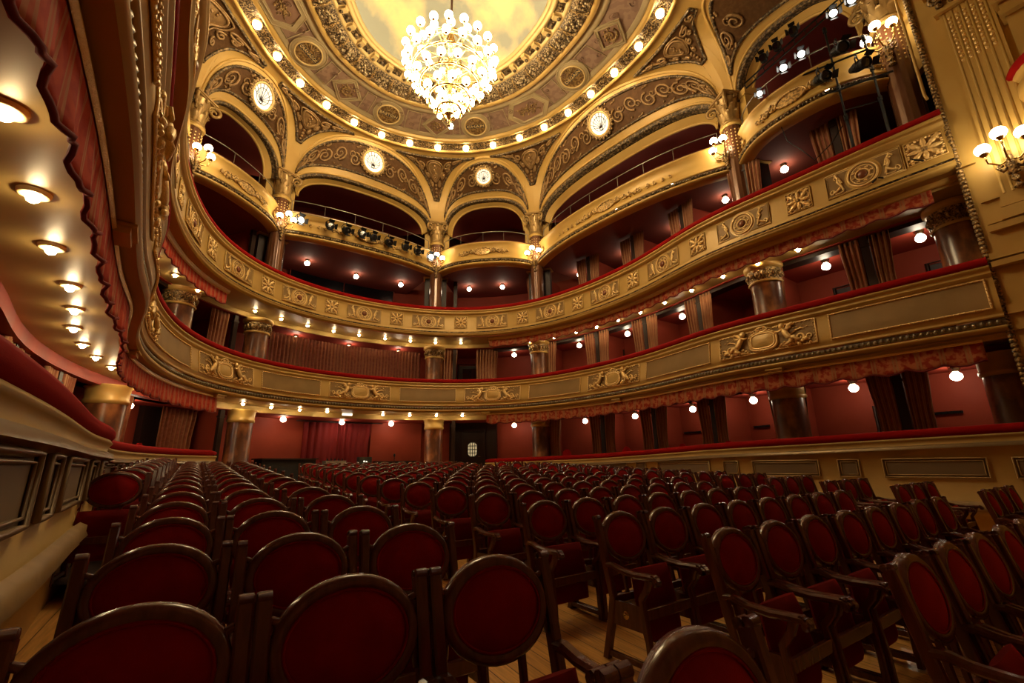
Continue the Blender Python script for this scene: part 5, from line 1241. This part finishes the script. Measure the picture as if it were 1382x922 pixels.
# left block: three columns, a fourth beside the wall further back
for r in range(16):
    y=.84+.935*r
    cols=[-5.15,-4.575,-4.0]
    for j,x in enumerate(cols):
        if r==0 and j==0: continue
        xx=x-.028*(y-1.7); 
        if y>13.3 and j==0 and xx< -5.9: continue
        near=y<7.2
        lab='red velvet seat, left block, %s row from the front, %s from the wall'%(rown(r),ORD[j+1])
        seat(xx+jit(.008),y+jit(.012),.02+jit(.012),lab,near,'seats of the left block'); 
        if CH0 is None: CH0=list(first.children)
        nseat+=1
for k in range(8):
    y2=6.5+.935*k; x2=-5.86-.02*k
    seat(x2,y2,-.05+jit(.02),'red velvet seat raised against the left wall panelling, %s from the front'%rown(k),False,'seats along the left wall',0,.15); nseat+=1
mb=MB(); mb.grid([[(-6.45,y,floor_z(-5,y)+.15),(-5.575,y,floor_z(-5,y)+.15),(-5.575,y,floor_z(-5,y)-.02)] for y in np.linspace(6.1,14.2,20)],0,False); struct(mb.build('floor_wall_step',DARKW))
# centre block
for r in range(16):
    y=1.03+.925*r
    nc=8 if r<5 else 9
    for i in range(nc):
        x0=-2.03-.075*(y-1.03) if y<9 else -2.03-.075*8
        sp=.56 if r<5 else .565
        x=x0+sp*i
        lab='red velvet seat, centre block, %s row from the front, %s from the left aisle'%(rown(r),ORD[i+1])
        near=(y<5.2) or (i==0 and y<9)
        seat(x+jit(.008),y+jit(.012)+.0*i,.035+jit(.015),lab,near,'seats of the centre block',-1 if i==0 else 0); nseat+=1
# right block
for r in range(15):
    y=1.05+.925*r
    if r==0: cols=[3.5,4.08,4.66]
    else: cols=[3.72,4.32,4.92]
    xm=6.0 if y<9 else 6.0-(y-9)**2*.05
    for j,x in enumerate(cols):
        x=x-.02*(y-2)
        if x>xm-.45: continue
        lab='red velvet seat, right block, %s row from the front, %s from the right aisle'%(rown(r),ORD[j+1])
        seat(x+jit(.01),y+jit(.012),.05+jit(.015),lab,False,'seats of the right block'); nseat+=1
print('seats',nseat)
# a few velvet chairs in the stalls boxes, standing behind the rail
bx=None
for i,s in enumerate([30.1,32.6,34.8,36.5,38.0,40.9,15.3]):
    x,y,nx,ny=fp(s); p=(x+nx*.75,y+ny*.75,.86 if s>20 else 1.0)
    lab='red velvet chair back showing above the stalls rail, %s'%(['first right hand box from the back','second right hand box from the back','third right hand box from the back','fourth right hand box from the back','beside the marble column on the right','last right hand box towards the stage','far left box'][i])
    if bx is None:
        bx=thing('box_chair',lab,'chair',p,math.atan2(ny,nx)-PI/2,'chairs in the stalls boxes')
        mb=MB(); rows=[]
        for k in range(9):
            v=k/8; z=.45+.62*v; w=.21*(1 if v<.6 else math.sqrt(max(.02,1-((v-.6)/.42)**2))); rows.append([(u*w,.20+.07*v-.045*(1-abs(u)**4),z) for u in np.linspace(-1,1,9)]+[(u*w,.20+.07*v+.03*(1-abs(u)**4),z) for u in np.linspace(1,-1,9)])
        mb.grid(rows,0,True,True); mb.build('backrest',VELV,bx,local=True)
        mb=MB(); mb.box((0,0,.42),(.44,.42,.09)); mb.build('seat',VELV,bx,local=True)
        for sx in (-.19,.19):
            for sy in (-.18,.19): mb=MB(); mb.bar([(sx,sy,0),(sx,sy,.40)],.035,.035,0,(0,1,0)); mb.build('leg',MAHO,bx,local=True)
    else: dup(bx,p,math.atan2(ny,nx)-PI/2,lab)

for i in range(9):
    s=19.75+.52*i; x,y,nx,ny=fp(s); dup(bx,(x+nx*.85,y+ny*.85,3.93),math.atan2(ny,nx)-PI/2,'dark red chair top before the long closed curtain, %s from the left'%ORD[i+1])
# ================================================================== camera, world, render settings
cam=bpy.data.cameras.new('camera'); co=bpy.data.objects.new('camera',cam); COLL.objects.link(co)
cam.sensor_width=36; cam.lens=610.354/1382*36; cam.clip_start=.05; cam.clip_end=200
Rx=(0.84241,-0.5386,-0.01617); Ux=(-0.12701,-0.22765,0.96542); Fx=(0.52366,0.81123,0.26018)
M=Matrix(((Rx[0],Ux[0],-Fx[0],-5.03138),(Rx[1],Ux[1],-Fx[1],0),(Rx[2],Ux[2],-Fx[2],1.42),(0,0,0,1)))
co.matrix_world=M; sc.camera=co
w=bpy.data.worlds.new('world'); sc.world=w; w.use_nodes=True; w.node_tree.nodes['Background'].inputs[0].default_value=(.9,.6,.35,1); w.node_tree.nodes['Background'].inputs[1].default_value=.0
vs=sc.view_settings; vs.view_transform='Standard'; vs.look='None'; vs.exposure=0.25; vs.gamma=1; vs.use_curve_mapping=False
cy=sc.cycles; cy.use_denoising=True; cy.max_bounces=8; cy.diffuse_bounces=4; cy.glossy_bounces=3; cy.transmission_bounces=2; cy.sample_clamp_indirect=6; cy.caustics_reflective=False; cy.caustics_refractive=False; cy.use_light_tree=True
